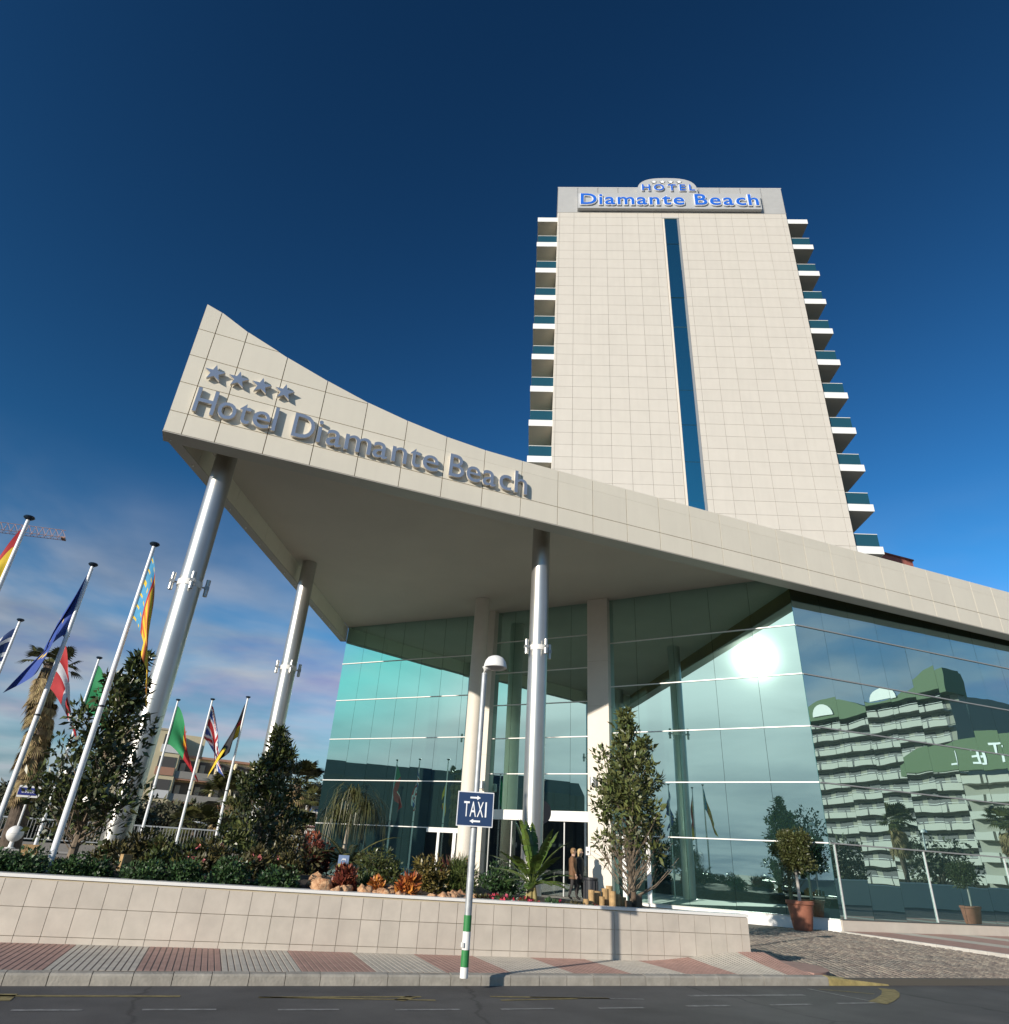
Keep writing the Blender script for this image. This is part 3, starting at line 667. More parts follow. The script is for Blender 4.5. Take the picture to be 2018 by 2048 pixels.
# balconies: slab, soffit, glass panels
slabtop = [zs(64.35)-3.273*k for k in range(13)]
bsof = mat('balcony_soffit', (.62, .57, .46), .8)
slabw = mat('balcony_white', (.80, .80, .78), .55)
for side in (0, 1):
    for k, zt in enumerate(slabtop):
        if zt < 18: continue
        a, b = ((-1.82, -.005) if side == 0 else (WT+.005, WT+1.86))
        yb = DT if side == 0 else DT
        MB().box(a, b, .12, yb, zt-.55, zt).build('balcony_slab', slabw, tw)
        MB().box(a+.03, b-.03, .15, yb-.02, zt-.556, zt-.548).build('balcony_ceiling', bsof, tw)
        if k > 0:
            ga, gb = (a+.1, b) if side == 0 else (a, b-.12)
            MB().box(ga, gb, .28, .30, zt+.03, zt+.98).build('balcony_glass', gBal, tw)
            xs = ga if side == 0 else gb
            MB().box(xs-.01, xs+.01, .30, yb, zt+.03, zt+.98).build('balcony_glass', gBal, tw)
            MB().box(min(ga, gb)-.01, max(ga, gb), .265, .315, zt+.98, zt+1.02).build('hand_rail', alu, tw)
            MB().box(xs-.025, xs+.025, .316, yb, zt+.98, zt+1.02).build('hand_rail', alu, tw)
    # side wall behind the balconies
    xw = -.01 if side == 0 else WT+.01
    MB().box(min(xw, xw+(.012 if side else -.0)), xw+(.0 if side else .02), .05, DT, 3, ZG).build('side_wall', offw, tw)
    for k, zt in enumerate(slabtop[1:]):
        if zt < 18: continue
        for yy in (2.0, 6.0, 10.0):
            MB().box(xw-.03, xw+.03, yy, yy+2.4, zt+.05, zt+2.3).build('balcony_window', gT, tw)
# name sign
sgn = mat('sign_board', (.44, .45, .455), .5); blue = mat('sign_blue', (.02, .14, .62), .4); sgw = mat('sign_white', (.85, .86, .87), .5)
sx0, sx1, sz0, sz1 = 2.17*KT, 21.95*KT, zs(65.15), zs(67.62)
MB().box(sx0, sx1, -.42, -.06, sz0, sz1).build('sign_board', sgn, tw)
dome = [(8.35*KT, sz1+.004), (15.72*KT, sz1+.004)]
for i in range(0, 19):
    a = math.pi*i/18; cx_ = 12.03*KT; rx = 3.3*KT
    dome.append((cx_+rx*(abs(math.cos(a))**.75)*(1 if math.cos(a) > 0 else -1), sz1+.004+(zs(70.24)-sz1)*(math.sin(a)**.62)))
MB().prism(dome, 'y', -.40, -.07).build('sign_crest', sgn, tw)
def word(txt, x0, x1, base, cap, y, depth):
    # lay the letters out with natural widths, then stretch the word to x0..x1
    ws = []; 
    for ch in txt:
        if ch == ' ': ws.append(None); continue
        me = glyph(ch, .01); xs = [v.co.x for v in me.vertices]; ws.append(max(xs)-min(xs))
    gap = .13 if txt != 'HOTEL' else .30; tot = sum(.20 if w is None else w for w in ws)+gap*(len(txt)-1); sc = (x1-x0)/tot; x = x0
    for ch, w in zip(txt, ws):
        if w is None: x += (.20+gap)*sc; continue
        place_glyph(ch, x, x+w*sc, base, cap, depth, [sgw], tw, 'letter_edge', y=y, offset=.06*cap)
        place_glyph(ch, x, x+w*sc, base, cap, depth*.6, [blue], tw, 'letter', y=y-depth*.5, offset=.018*cap)
        x += (w+gap)*sc
word('Diamante Beach', 2.5*KT, 21.6*KT, zs(65.58), zs(67.25)-zs(65.58), -.50, .12)
word('HOTEL', 9.25*KT, 15.0*KT, zs(67.93), zs(68.88)-zs(67.93), -.48, .12)
for sx in (10.62, 11.55, 12.46, 13.39):
    MB().prism(star_poly(sx*KT, zs(69.48), .33), 'y', -.42, -.401).build('star_edge', blackp, tw)
    MB().prism(star_poly(sx*KT, zs(69.48), .26), 'y', -.47, -.421).build('star', sgw, tw)
# red block behind the tower, only its top edge shows over the canopy
p = Q(1655, 1040, 40); p2 = Q(1719, 1048, 40)
rb = thing('brick_annex', 'small red brick rooftop block beyond the tower balconies', 'building', (float(p[0]), 40, 0))
MB().box(-4, p2[0]-p[0], 0, 5, 8, p[2]-.1).build('wall', mat('red_brick', (.40, .13, .10), .85, var=.2, vscale=3), rb)
MB().box(-4.1, p2[0]-p[0]+.1, -.1, 5.1, p[2]-.098, p[2]+.05).build('coping', mat('red_brick_dark', (.28, .09, .07), .85), rb)

# ------------------------------------------------------------------ street lamp with taxi sign
b = G(875, 1846, .14)
lamp = thing('street_lamp', 'slim galvanised lamp post with white dome head and green banded foot', 'street lamp', b)
zb = [.0, .13, .33, .55, .75]
MB().tube([(0, 0, 0), (0, 0, 2.2)], .052, 20).build('pole', galv, lamp); MB().tube([(0, 0, 2.2), (0, 0, 4.22)], .043, 20).build('upper_pole', galv, lamp)
for k in range(4):
    m_ = [white, mat('green_paint', (.03, .22, .06), .5, var=.1, vscale=9)][k % 2]
    MB().tube([(0, 0, zb[k]+.002), (0, 0, zb[k+1]-.002)], .056, 20, m=0).build('paint_band', m_, lamp)
MB().box(-.075, -.05, -.06, .0, .36, .42).build('junction_cover', white, lamp)
dm = .17
MB().tube([(0, 0, 4.2), (.0, 0, 4.30), (.09, -.02, 4.34)], [.05, .052, .04], 14).build('lamp_neck', white, lamp)
prof_ = [(.015, .20), (.07, .195), (.13, .165), (.17, .11), (.19, .04), (.195, 0), (.185, -.01), (.17, 0), (.02, .02)]
o = MB().lathe(list(reversed(prof_)), 28, c=(dm, -.04, 4.33)).build('lamp_dome', white, lamp); smooth_by_angle(o)
o = MB().lathe([(.02, -.045), (.1, -.03), (.15, .0), (.02, .005)], 24, c=(dm, -.04, 4.335)).build('lamp_glass', mat('lamp_diffuser', (.45, .44, .42), .4), lamp)
tsz = 2.03-.14
navy = mat('sign_navy', (.015, .04, .11), .35)
ts = thing('taxi_sign', 'square navy TAXI sign with two white arrows on the lamp post', 'sign', (b[0], b[1], 2.03), math.radians(-19))
sw = .275; sh = .485
MB().box(-sw, sw, -.085, -.075, 0, sh).build('plate_edge', mat('sign_edge', (.72, .73, .75), .4), ts); MB().box(-sw+.014, sw-.014, -.089, -.0852, .014, sh-.014).build('plate', navy, ts)
MB().box(-.07, .07, -.0745, .06, .08, .12).build('bracket', galv, ts); MB().box(-.07, .07, -.0745, .06, sh-.12, sh-.08).build('bracket', galv, ts)
tw_ = [('T', -.175, -.09), ('A', -.08, .015), ('X', .03, .125), ('I', .15, .172)]
for ch, a, c_ in tw_: place_glyph(ch, a, c_, .135, .21, .004, [sgw], ts, y=-.0915)
def arrow(cx_, cz, s): return [(cx_-s*.085, cz-.012), (cx_+s*.02, cz-.012), (cx_+s*.02, cz-.03), (cx_+s*.075, cz), (cx_+s*.02, cz+.03), (cx_+s*.02, cz+.012), (cx_-s*.085, cz+.012)]
MB().prism(arrow(0, .40, 1), 'y', -.0935, -.0895).build('arrow', sgw, ts); MB().prism(arrow(0, .075, -1), 'y', -.0935, -.0895).build('arrow', sgw, ts)

# ------------------------------------------------------------------ flags
FZ = 6.94
fm = {k: mat('cloth_'+k, c, .75, var=.06, vscale=9) for k, c in dict(red=(.42, .02, .025), yellow=(.72, .50, .03), blue=(.03, .07, .30), green=(.02, .25, .09), white=(.72, .72, .74), black=(.015, .015, .018), sky=(.06, .30, .52), orange=(.62, .17, .04), navy=(.02, .05, .17)).items()}
FM = list(fm.keys())
def flagpole(name, label, top, base_z, cloth, direc, L=1.75, Hh=1.15, droop=1.1, fold=.12, seed=0, spread=1.0):
    L *= 1.12; Hh *= 1.1
    P = G(top[0], top[1], FZ); H = FZ-base_z
    t = thing('flagpole', label, 'flagpole', (P[0], P[1], base_z), 0, 'flagpoles in front of the hotel')
    MB().tube([(0, 0, 0), (0, 0, H*.5), (0, 0, H)], [.055, .05, .034], 16).build('pole', polew, t); smooth_by_angle(t.children[0])
    MB().lathe([(.0101, -.03), (.035, -.02), (.085, .015), (.10, .035), (.085, .06), (.01, .075)], 20, c=(0, 0, H)).build('finial', mat('finial_dark', (.015, .03, .05), .3), t)
    MB().lathe([(.058, 0), (.058, .03), (.05, .035)], 14, c=(0, 0, H*.45)).build('cleat_ring', blackp, t)
    MB().lathe([(.10, 0), (.10, .03), (.06, .05)], 16).build('base_plate', polew, t)
    if cloth is None: return t
    r_ = np.random.default_rng(seed); nu, nv = 44, 28
    dxy = np.array([math.cos(direc), math.sin(direc)]); nrm = np.array([-dxy[1], dxy[0]])
    vs = []
    ph = r_.uniform(0, 6)
    for j in range(nv+1):
        v = j/nv
        for i in range(nu+1):
            u = i/nu
            a = droop*(1-.15*v)                                   # the fly hangs down, lower edge a little less
            out = L*(u**.75)*math.cos(a)*spread*(1.15-.25*u*(1-v)); dn = L*u*math.sin(a)*(.92+.08*v)
            w = fold*min(1, u*2.2)*math.sin(ph+6.5*v+3.2*u)+fold*.45*math.sin(2*ph+13*v-4*u)*u
            hoist = v*Hh*(1-.28*u)                                 # gathered folds towards the fly
            z = H-.22-hoist-dn
            p = dxy*(.04+max(0, out)+.10*u*math.sin(ph+5*v))+nrm*w
            vs.append((p[0], p[1], z))
    fs = []; ms = []
    used = sorted({cloth((i+.5)/nu, (j+.5)/nv) for j in range(nv) for i in range(nu)})
    for j in range(nv):
        for i in range(nu):
            q = j*(nu+1)+i; fs.append((q, q+1, q+nu+2, q+nu+1)); ms.append(used.index(cloth((i+.5)/nu, (j+.5)/nv)))
    mb = MB(); mb.v = vs; mb.f = fs; mb.m = ms
    mb.build('flag', [fm[k] for k in used], t, smooth=True)
    return t
def c_spain(u, v): return 'yellow' if .25 < v < .75 else 'red'
def c_eu(u, v):
    for k in range(12):
        a = k*math.pi/6
        if (u-.5)**2*2.25+(v-.5)**2 < 0 : pass
        if abs((u-.5)*1.5-.33*math.cos(a)) < .035 and abs(v-.5-.33*math.sin(a)) < .035: return 'yellow'
    return 'blue'
def c_val(u, v):
    if u < .15: return 'sky' if (math.sin(70*u)+math.sin(33*v)) < 1.5 else 'yellow'
    if u < .21: return 'red'
    return 'yellow' if int(v*9) % 2 == 0 else 'orange'
def c_greece(u, v):
    if u < .4 and v < .55: return 'white' if (abs(u-.2) < .04 or abs(v-.275) < .055) else 'navy'
    return 'navy' if int(v*9) % 2 == 0 else 'white'
def c_swiss(u, v): return 'white' if (abs(v-.5) < .10 or abs(u-.38) < .07) else 'red'
def c_green(u, v): return 'green'
def c_port(u, v):
    if abs(u-.40) < .07 and abs(v-.5) < .14: return 'yellow'
    return 'green' if u < .4 else 'red'
def c_uk(u, v):
    x, y = abs(u-.5)*2, abs(v-.5)*2
    if x < .10 or y < .2: return 'red'
    if x < .18 or y < .34: return 'white'
    d = abs(x-y)
    return 'red' if d < .09 else ('white' if d < .24 else 'blue')
def c_bel(u, v): return 'black' if v < .50 else ('red' if v < .64 else 'yellow')
flagpole('f', 'flagpole with hanging red and yellow striped flag near the crane jib', (54, 980), 1.0, c_spain, math.radians(190), 2.4, 1.35, 1.42, .12, 1)
flagpole('f', 'flagpole with plain dark blue flag of gold stars blown aside', (175, 1068), 1.0, c_eu, math.radians(205), 1.6, 1.25, 1.5, .2, 2)
flagpole('f', 'flagpole rising from the planter wall with sky blue, yellow and orange flag', (291, 1030), 1.03, c_val, math.radians(-25), 2.0, 1.2, 1.36, .09, 3, spread=.9)
flagpole('f', 'flagpole with blue and white striped flag', (38, 1172), .5, c_greece, math.radians(195), 1.8, 1.1, 1.2, .11, 4)
flagpole('f', 'flagpole with red flag and white cross bars', (124, 1202), .5, c_swiss, math.radians(-10), 1.9, 1.2, 1.22, .15, 5)
flagpole('f', 'flagpole with plain green flag', (187, 1243), .5, c_green, math.radians(-5), 1.8, 1.3, 1.12, .16, 6)
flagpole('f', 'flagpole with green and red flag before the yellow apartment block', (336, 1322), .5, c_port, math.radians(-5), 2.0, 1.4, 1.12, .2, 7)
flagpole('f', 'flagpole with red, white and blue crossed flag', (401, 1321), .5, c_uk, math.radians(20), 1.9, 1.2, 1.25, .14, 8)
flagpole('f', 'flagpole with black, red and yellow banded flag', (468, 1317), .5, c_bel, math.radians(190), 1.9, 1.2, 1.42, .13, 9)

# ------------------------------------------------------------------ vegetation tools
def leafmat(name, c, c2, isl=.35, rough=.42, spec=.5):
    m = mat(name, c, rough, col2=c2, vscale=3.0, island=isl, spec=spec)
    b_ = m.node_tree.nodes['Principled BSDF']
    try: b_.inputs['Subsurface Weight'].default_value = 0.0
    except Exception: pass
    return m
lm_mag = leafmat('leaf_magnolia', (.035, .055, .016), (.085, .095, .030), .4, .3, .6)
lm_mag2 = leafmat('leaf_magnolia_light', (.065, .092, .026), (.15, .155, .055), .4, .32, .6)
lm_hedge = leafmat('leaf_hedge', (.022, .055, .018), (.055, .105, .032), .4)
lm_olive = leafmat('leaf_olive', (.055, .055, .020), (.12, .10, .038), .4)
lm_gold = leafmat('leaf_goldenbush', (.10, .085, .022), (.21, .16, .045), .4)
lm_pot = leafmat('leaf_topiary', (.045, .06, .018), (.10, .105, .035), .4)
lm_grass = leafmat('leaf_grass', (.055, .085, .018), (.11, .14, .035), .35, .5)
lm_palm = leafmat('leaf_palm', (.06, .07, .022), (.13, .125, .045), .35, .45)
lm_dry = leafmat('leaf_dry', (.20, .14, .06), (.36, .27, .13), .3, .8)
lm_ban = leafmat('leaf_banana', (.045, .085, .018), (.12, .17, .035), .25, .35)
lm_cro = leafmat('leaf_croton', (.26, .045, .02), (.52, .20, .04), .45, .4)
lm_crod = leafmat('leaf_croton_dark', (.10, .025, .02), (.26, .07, .035), .4, .4)
lm_red = leafmat('petal_red', (.42, .02, .05), (.60, .06, .09), .3, .6)
lm_pink = leafmat('petal_pink', (.55, .12, .14), (.68, .25, .24), .3, .6)
lm_far = leafmat('leaf_far', (.035, .045, .022), (.075, .08, .038), .4, .7)
lm_far2 = leafmat('leaf_far_olive', (.05, .05, .026), (.095, .09, .045), .4, .7)
bark = mat('bark', (.20, .155, .11), .9, var=.3, vscale=14, bump=.5, bscale=30)
barkp = mat('palm_bark', (.10, .075, .055), .95, var=.35, vscale=9, bump=.8, bscale=16)
def leaves(P, D, Ln, Wd, r_, fold=.25, jit=.36):
    """N leaf quads: base at P, pointing D; one folded quad each"""
    N_ = len(P); D = D/(np.linalg.norm(D, axis=1, keepdims=True)+1e-9)
    up = r_.normal(size=(N_, 3)); S = np.cross(D, up); S /= (np.linalg.norm(S, axis=1, keepdims=True)+1e-9); U = np.cross(S, D)
    l = Ln*(1+jit*r_.normal(size=(N_, 1))); w = Wd*(1+jit*r_.normal(size=(N_, 1)))
    mid = P+D*l*.5+U*w*fold
    V = np.stack([P, mid+S*w*.5, P+D*l-U*w*fold*.5, mid-S*w*.5], 1).reshape(-1, 3)
    F = np.arange(4*N_).reshape(-1, 4)
    return V, F
def leafobj(name, V, F, m, parent):
    me = bpy.data.meshes.new(name); me.vertices.add(len(V)); me.vertices.foreach_set('co', V.astype(np.float32).ravel())
    me.loops.add(F.size); me.loops.foreach_set('vertex_index', F.astype(np.int32).ravel())
    me.polygons.add(len(F)); me.polygons.foreach_set('loop_start', np.arange(0, F.size, F.shape[1], dtype=np.int32)); me.polygons.foreach_set('loop_total', np.full(len(F), F.shape[1], dtype=np.int32))
    me.materials.append(m); me.update(calc_edges=True); me.validate()
    return link(name, me, parent)
def cloud(r_, n, clumps, rad):
    """leaf bases around clump centres, mostly near the clump skin"""
    k = r_.integers(0, len(clumps), n); d = r_.normal(size=(n, 3)); d /= np.linalg.norm(d, axis=1, keepdims=True)
    rr = rad[k][:, None]*(r_.uniform(.35, 1.0, (n, 1))**.6)
    return clumps[k]+d*rr*np.array([1, 1, .8]), d
def conic_tree(name, label, loc, zt, base_r, n, lm, lsize, seed, bare=.25, cat='tree', stems=3, prof_pow=.75, lean=(0, 0), group=None, twigs=0):
    r_ = np.random.default_rng(seed); H = zt-loc[2]
    t = thing(name, label, cat, loc, 0, group)
    mb = MB(); tips = []
    mb.tube([(0, 0, -.1), (lean[0]*.3, lean[1]*.3, H*.4), (lean[0], lean[1], H*.93)], [H*.017+.02, H*.011+.012, .008], 9)
    for k in range(int(26+H*5)):
        z0 = H*r_.uniform(.04, .8); a = r_.uniform(0, 2*math.pi)
        f = max(0.05, 1-(z0/H))**prof_pow; rr = base_r*f*r_.uniform(.75, 1.1)
        z1 = min(H*.97, z0+rr*r_.uniform(.55, 1.15)+.1)
        p0 = np.array([lean[0]*z0/H, lean[1]*z0/H, z0]); p2 = np.array([rr*math.cos(a), rr*math.sin(a), z1]); p1 = (p0+p2)/2+np.array([0, 0, -.12*rr])
        mb.tube([p0, p1, p2], [.018+.006*H*f*.5, .012, .004], 5, cap=False)
        if z1 > H*bare: tips.append(p2); tips.append((p1*.45+p2*.55)+r_.normal(size=3)*.06)
    for k in range(twigs):
        a = r_.uniform(0, 6.28); z0 = H*r_.uniform(.03, .2); rr = base_r*r_.uniform(.35, .85); z1 = z0+H*r_.uniform(.12, .26)
        p1 = np.array([rr*.6*math.cos(a), rr*.6*math.sin(a), z0+(z1-z0)*.4]); p2 = np.array([rr*math.cos(a+.2), rr*math.sin(a+.2), z1])
        mb.tube([(0, 0, z0), p1, p2], [.012, .008, .004], 4, cap=False)
        for _ in range(3): mb.tube([p1+(p2-p1)*r_.uniform(0, .6), p2+r_.normal(size=3)*.16+np.array([0, 0, .1])], [.006, .003], 4, cap=False)
    mb.build('trunk', bark, t)
    for z in np.linspace(H*max(bare, .15), H, int(16+H*3)):
        f = max(.03, 1-z/H)**prof_pow
        for _ in range(3):
            a = r_.uniform(0, 6.28); q = base_r*f*r_.uniform(.15, .95); tips.append(np.array([lean[0]*z/H+q*math.cos(a), lean[1]*z/H+q*math.sin(a), z]))
    tips = np.array(tips); rad = .10+.20*base_r*r_.uniform(.5, 1.1, len(tips))*np.clip(1.15-tips[:, 2]/H, .25, 1)
    P_, d = cloud(r_, n, tips, rad)
    D_ = d*.8+r_.normal(size=d.shape)*.5+np.array([0, 0, .45])
    V, F = leaves(P_, D_, lsize, lsize*.42, r_)
    leafobj('crown', V, F, lm, t); return t
def bush(name, label, loc, rx, ry, h, n, lm, lsize, seed, cat='shrub', group=None, up=.5, aspect=.5, clumpn=24, clumpr=.3, flower=None, fl_n=0):
    r_ = np.random.default_rng(seed); t = thing(name, label, cat, loc, 0, group)
    c = r_.normal(size=(clumpn, 3)); c /= np.linalg.norm(c, axis=1, keepdims=True); c *= r_.uniform(.25, .85, (clumpn, 1))
    c[:, 2] = np.abs(c[:, 2]); c *= np.array([rx, ry, h*.9])
    rad = r_.uniform(.5, 1.2, clumpn)*clumpr*min(rx, h)
    P_, d = cloud(r_, n, c, rad); P_[:, 2] = np.maximum(P_[:, 2], .01); P_[:, 1] = np.maximum(P_[:, 1], -ry*.95)
    V, F = leaves(P_, d+r_.normal(size=d.shape)*.5+np.array([0, 0, up]), lsize, lsize*aspect, r_)
    leafobj('foliage', V, F, lm, t)
    mb = MB()
    for k in range(9):
        q = c[r_.integers(0, clumpn)]; mb.tube([(q[0]*.1, q[1]*.1, -.05), (q[0]*.6, q[1]*.6, q[2]*.7), tuple(q)], [.014, .01, .004], 5, cap=False)
    mb.build('stems', bark, t)
    if flower:
        k = r_.integers(0, clumpn, fl_n); d = r_.normal(size=(fl_n, 3)); d /= np.linalg.norm(d, axis=1, keepdims=True); d[:, 2] = np.abs(d[:, 2]); d[:, 1] -= .3
        Pf = np.repeat(c[k]+d*rad[k][:, None]*1.02, 5, 0)
        V, F = leaves(Pf, r_.normal(size=Pf.shape)+np.repeat(d, 5, 0), .05, .05, r_); leafobj('blossom', V, F, flower, t)
    return t
def frond_set(r_, n, L, elev, m, parent, name, droop=.9, leaflets=26, lw=.02, ll=.35, center=(0, 0, 0), spread=math.pi*2, a0=0, nseg=7):
    for k in range(n):
        a = a0+spread*(k+r_.uniform(-.3, .3))/n; e = r_.uniform(*elev); Lk = L*r_.uniform(.85, 1.1)
        pts = []; p = np.array(center, float); ee = e
        for i in range(nseg+1):
            pts.append(p.copy()); st = Lk/nseg; p = p+st*np.array([math.cos(a)*math.cos(ee), math.sin(a)*math.cos(ee), math.sin(ee)]); ee -= droop/nseg*(1+.6*i/nseg)
        pts = np.array(pts); mb = MB(); mb.tube(pts, [.018*(1-i/(nseg+1.5)) for i in range(nseg+1)], 5, cap=False)
        side = np.array([-math.sin(a), math.cos(a), 0])
        for i in range(leaflets):
            u = .12+.88*i/(leaflets-1); f = u*nseg; j = min(nseg-1, int(f)); q = pts[j]+(pts[j+1]-pts[j])*(f-j); tan = pts[j+1]-pts[j]; tan = tan/np.linalg.norm(tan)
            l = ll*math.sin(math.pi*min(1, .15+.85*u))**.6*r_.uniform(.85, 1.1)
            for s_ in (-1, 1):
                d = side*s_*.8+tan*.65+np.array([0, 0, .12 if droop < 1.2 else -.35]); d /= np.linalg.norm(d); w = np.cross(d, (0, 0, 1.)); w = w/(np.linalg.norm(w)+1e-9)*lw
                mb.add([q-w*.5, q+w*.5, q+d*l*.6+w*.4, q+d*l+np.array([0, 0, -l*.15]), q+d*l*.6-w*.4], [(0,1,2,3,4)])
        mb.build(name, m, parent)

# ------------------------------------------------------------------ planting in the bed
def bedP(x, y, Y):
    p = Q(x, y, Y); return (float(p[0]), Y, bedz(p[0], Y)-.02)
l1 = bedP(134, 1616, 16.2); conic_tree('broadleaf_tree', 'tall dark leafy tree in the bed before the prow column', l1, zat(l1, 258, 1240), 1.02, 4600, lm_mag, .15, 11, bare=.14, prof_pow=.72, lean=(.12, .0), twigs=24)
l2 = bedP(478, 1640, 19.4); conic_tree('conical_tree', 'dense conical evergreen before the side column', l2, zat(l2, 508, 1378), 1.02, 6500, lm_mag, .13, 12, bare=.06, prof_pow=.72)
l3 = bedP(1193, 1697, 15.6); conic_tree('slender_magnolia', 'slender magnolia with bare grey lower twigs by the log edging', l3, zat(l3, 1187, 1348), 1.05, 5000, lm_mag2, .15, 13, bare=.27, prof_pow=.6, twigs=46)
# hedge clumps along the wall
hx = [(-30, 80), (45, 70), (150, 90), (270, 60), (345, 55), (430, 55), (525, 60)]
for k, (x_, wpx) in enumerate(hx):
    p = Q(x_, 1650+.052*x_, 14.25 if x_ < 200 else 13.9); z_ = bedz(p[0], p[1])
    bush('box_hedge', ['clipped hedge clump left of the planter flagpole', 'clipped hedge clump at the planter flagpole foot', 'clipped hedge clump under the tall prow tree', 'clipped hedge clump right of the wooden stump', 'clipped hedge clump below the pink flowering shrub', 'clipped hedge clump below the conical tree', 'clipped hedge clump next to the largest pale stone'][k], (p[0], p[1], z_-.05), wpx/100*.72, .36, .40+.05*(k % 3), 3600, lm_hedge, .055, 30+k, 'hedge', 'hedge clumps along the wall', up=.3, aspect=.6, clumpn=40, clumpr=.5)
# loose shrubs behind the hedge
sh = [(265, 1630, 16.0, .62, .60, lm_olive, 0), (325, 1625, 15.6, .60, .70, lm_mag, 0), (385, 1630, 15.3, .55, .62, lm_olive, 14), (300, 1600, 18.2, .7, .62, lm_mag, 0), (430, 1625, 16.6, .6, 1.0, lm_mag2, 0), (540, 1630, 16.6, .62, .85, lm_olive, 8), (585, 1630, 17.8, .55, .95, lm_crod, 0), (225, 1600, 18.0, .6, .5, lm_olive, 0), (375, 1600, 19.0, .8, .7, lm_mag, 0), (470, 1640, 15.0, .45, .55, lm_olive, 10)]
sl_ = ['olive brown shrub beside the prow tree', 'dark glossy shrub behind the low hedge', 'shrub dotted with pink blossom behind the hedge', 'tall dark shrub before the railing', 'light green leaved shrub left of the conical tree', 'olive shrub with a few pink blossoms right of the conical tree', 'purple brown shrub near the glass corner', 'thin olive shrub beside the sloping flagpole', 'large dark shrub at the foot of the far flagpoles', 'small shrub with many pink flowers by the hedge']
for k, (x_, y_, Y_, r_, h_, m_, fl) in enumerate(sh):
    bush('garden_shrub', sl_[k], bedP(x_, y_, Y_), r_*1.1, r_*.9, h_*(1.05 if x_ < 420 else 1.25), 2200, m_, .10, 60+k, 'shrub', 'shrubs in the planting bed', up=.6, aspect=.4, clumpn=26, clumpr=.34, flower=lm_pink if fl else None, fl_n=fl)
# ponytail palm and cycad
r_ = np.random.default_rng(5)
lp_ = bedP(643, 1625, 18.0)
pt = thing('ponytail_palm', 'ponytail palm with a mop of thin hanging leaves on a pale stem', 'palm', lp_)
hz_ = zat(lp_, 652, 1528)-lp_[2]
MB().tube([(0, 0, -.1), (.0, 0, .15), (.05, 0, hz_*.5), (.08, 0, hz_)], [.11, .09, .05, .045], 10).build('stem', mat('pale_stem', (.45, .39, .30), .8, var=.15, vscale=12), pt)
mb = MB()
for hd in range(3):
    hc = np.array([.08+[-.22, .28, .05][hd], [.1, -.1, .15][hd], hz_+[-.30, -.12, .16][hd]])
    for k in range(200):
        a = r_.uniform(0, 6.28); e = r_.uniform(.5, 1.45); L = r_.uniform(.75, 1.5); p = hc.copy(); ee = e; pts = [p]
        for i in range(6):
            p = p+L/6*np.array([math.cos(a)*math.cos(ee), math.sin(a)*math.cos(ee), math.sin(ee)]); ee -= .55+.12*i; ee = max(ee, -1.5); pts.append(p)
        sd = np.array([-math.sin(a), math.cos(a), 0])*.014
        vs = []
        for i, q_ in enumerate(pts): f = 1-i/6.5; vs += [q_-sd*f, q_+sd*f]
        mb.add(vs, [(2*i, 2*i+1, 2*i+3, 2*i+2) for i in range(6)])
mb.build('crown', lm_palm, pt)
lc = bedP(655, 1640, 17.2); cy = thing('cycad', 'spreading cycad with stiff feather leaves under the ponytail palm', 'palm', lc)
MB().tube([(0, 0, -.1), (0, 0, .25)], [.16, .13], 10).build('stem', barkp, cy); frond_set(r_, 24, 1.3, (.2, 1.0), lm_palm, cy, 'frond', droop=.8, leaflets=24, lw=.022, ll=.17, center=(0, 0, .25))
# banana-like plant
lb_ = bedP(1003, 1692, 14.4); bn = thing('banana_plant', 'bushy banana plant with broad torn green leaves by the entrance', 'plant', lb_)
for k in range(5): a = k*1.3; MB().tube([(.1*math.cos(a), .1*math.sin(a), -.05), (.04*math.cos(a), .04*math.sin(a), .35)], [.06, .035], 8).build('stalk', mat('banana_stalk', (.30, .25, .10), .7, var=.2, vscale=10), bn)
bl = [(k*2.399+.2, [.15, .45, .75, 1.05, 1.3][k % 5]+.08*math.sin(k*3.1), [.85, .95, 1.05, 1.2, 1.3][k % 5]) for k in range(27)]
for k, (a, e, L) in enumerate(bl):
    mb = MB(); p = np.array([.04*math.cos(a), .04*math.sin(a), .3]); ee = e+.25; n_ = 12; prev = None; sd = np.array([-math.sin(a), math.cos(a), 0]); 
    pts = []
    for i in range(n_+1):
        pts.append((p.copy(), ee)); p = p+L/n_*np.array([math.cos(a)*math.cos(ee), math.sin(a)*math.cos(ee), math.sin(ee)]); ee -= (.9-.35*(e > 1))/n_
    for i in range(3, n_):
        for s_ in (-1, 1):
            def ed(i, tr):
                q_, e_ = pts[i]; u = (i-3)/(n_-3); w = .125*math.sin(math.pi*min(1, .08+.92*u))**.55*tr
                upv = np.array([-math.cos(a)*math.sin(e_), -math.sin(a)*math.sin(e_), math.cos(e_)])
                return q_+sd*s_*w*.92-upv*w*.22+upv*.012*(1 if i % 2 else .2)
            tr = r_.uniform(.85, 1.05)
            q0, q1 = pts[i][0], pts[i+1][0]; e0, e1 = ed(i, tr), ed(i+1, tr)
            e1 = e1+(e0-e1)*r_.uniform(.02, .22)
            mb.add([q0, q1, e1, e0], [(0,1,2,3)])
    mb.tube([q_[0] for q_ in pts], [.016*(1-i/(n_+2)) for i in range(n_+1)], 5, m=0, cap=False)
    mb.build('leaf', lm_ban, bn)
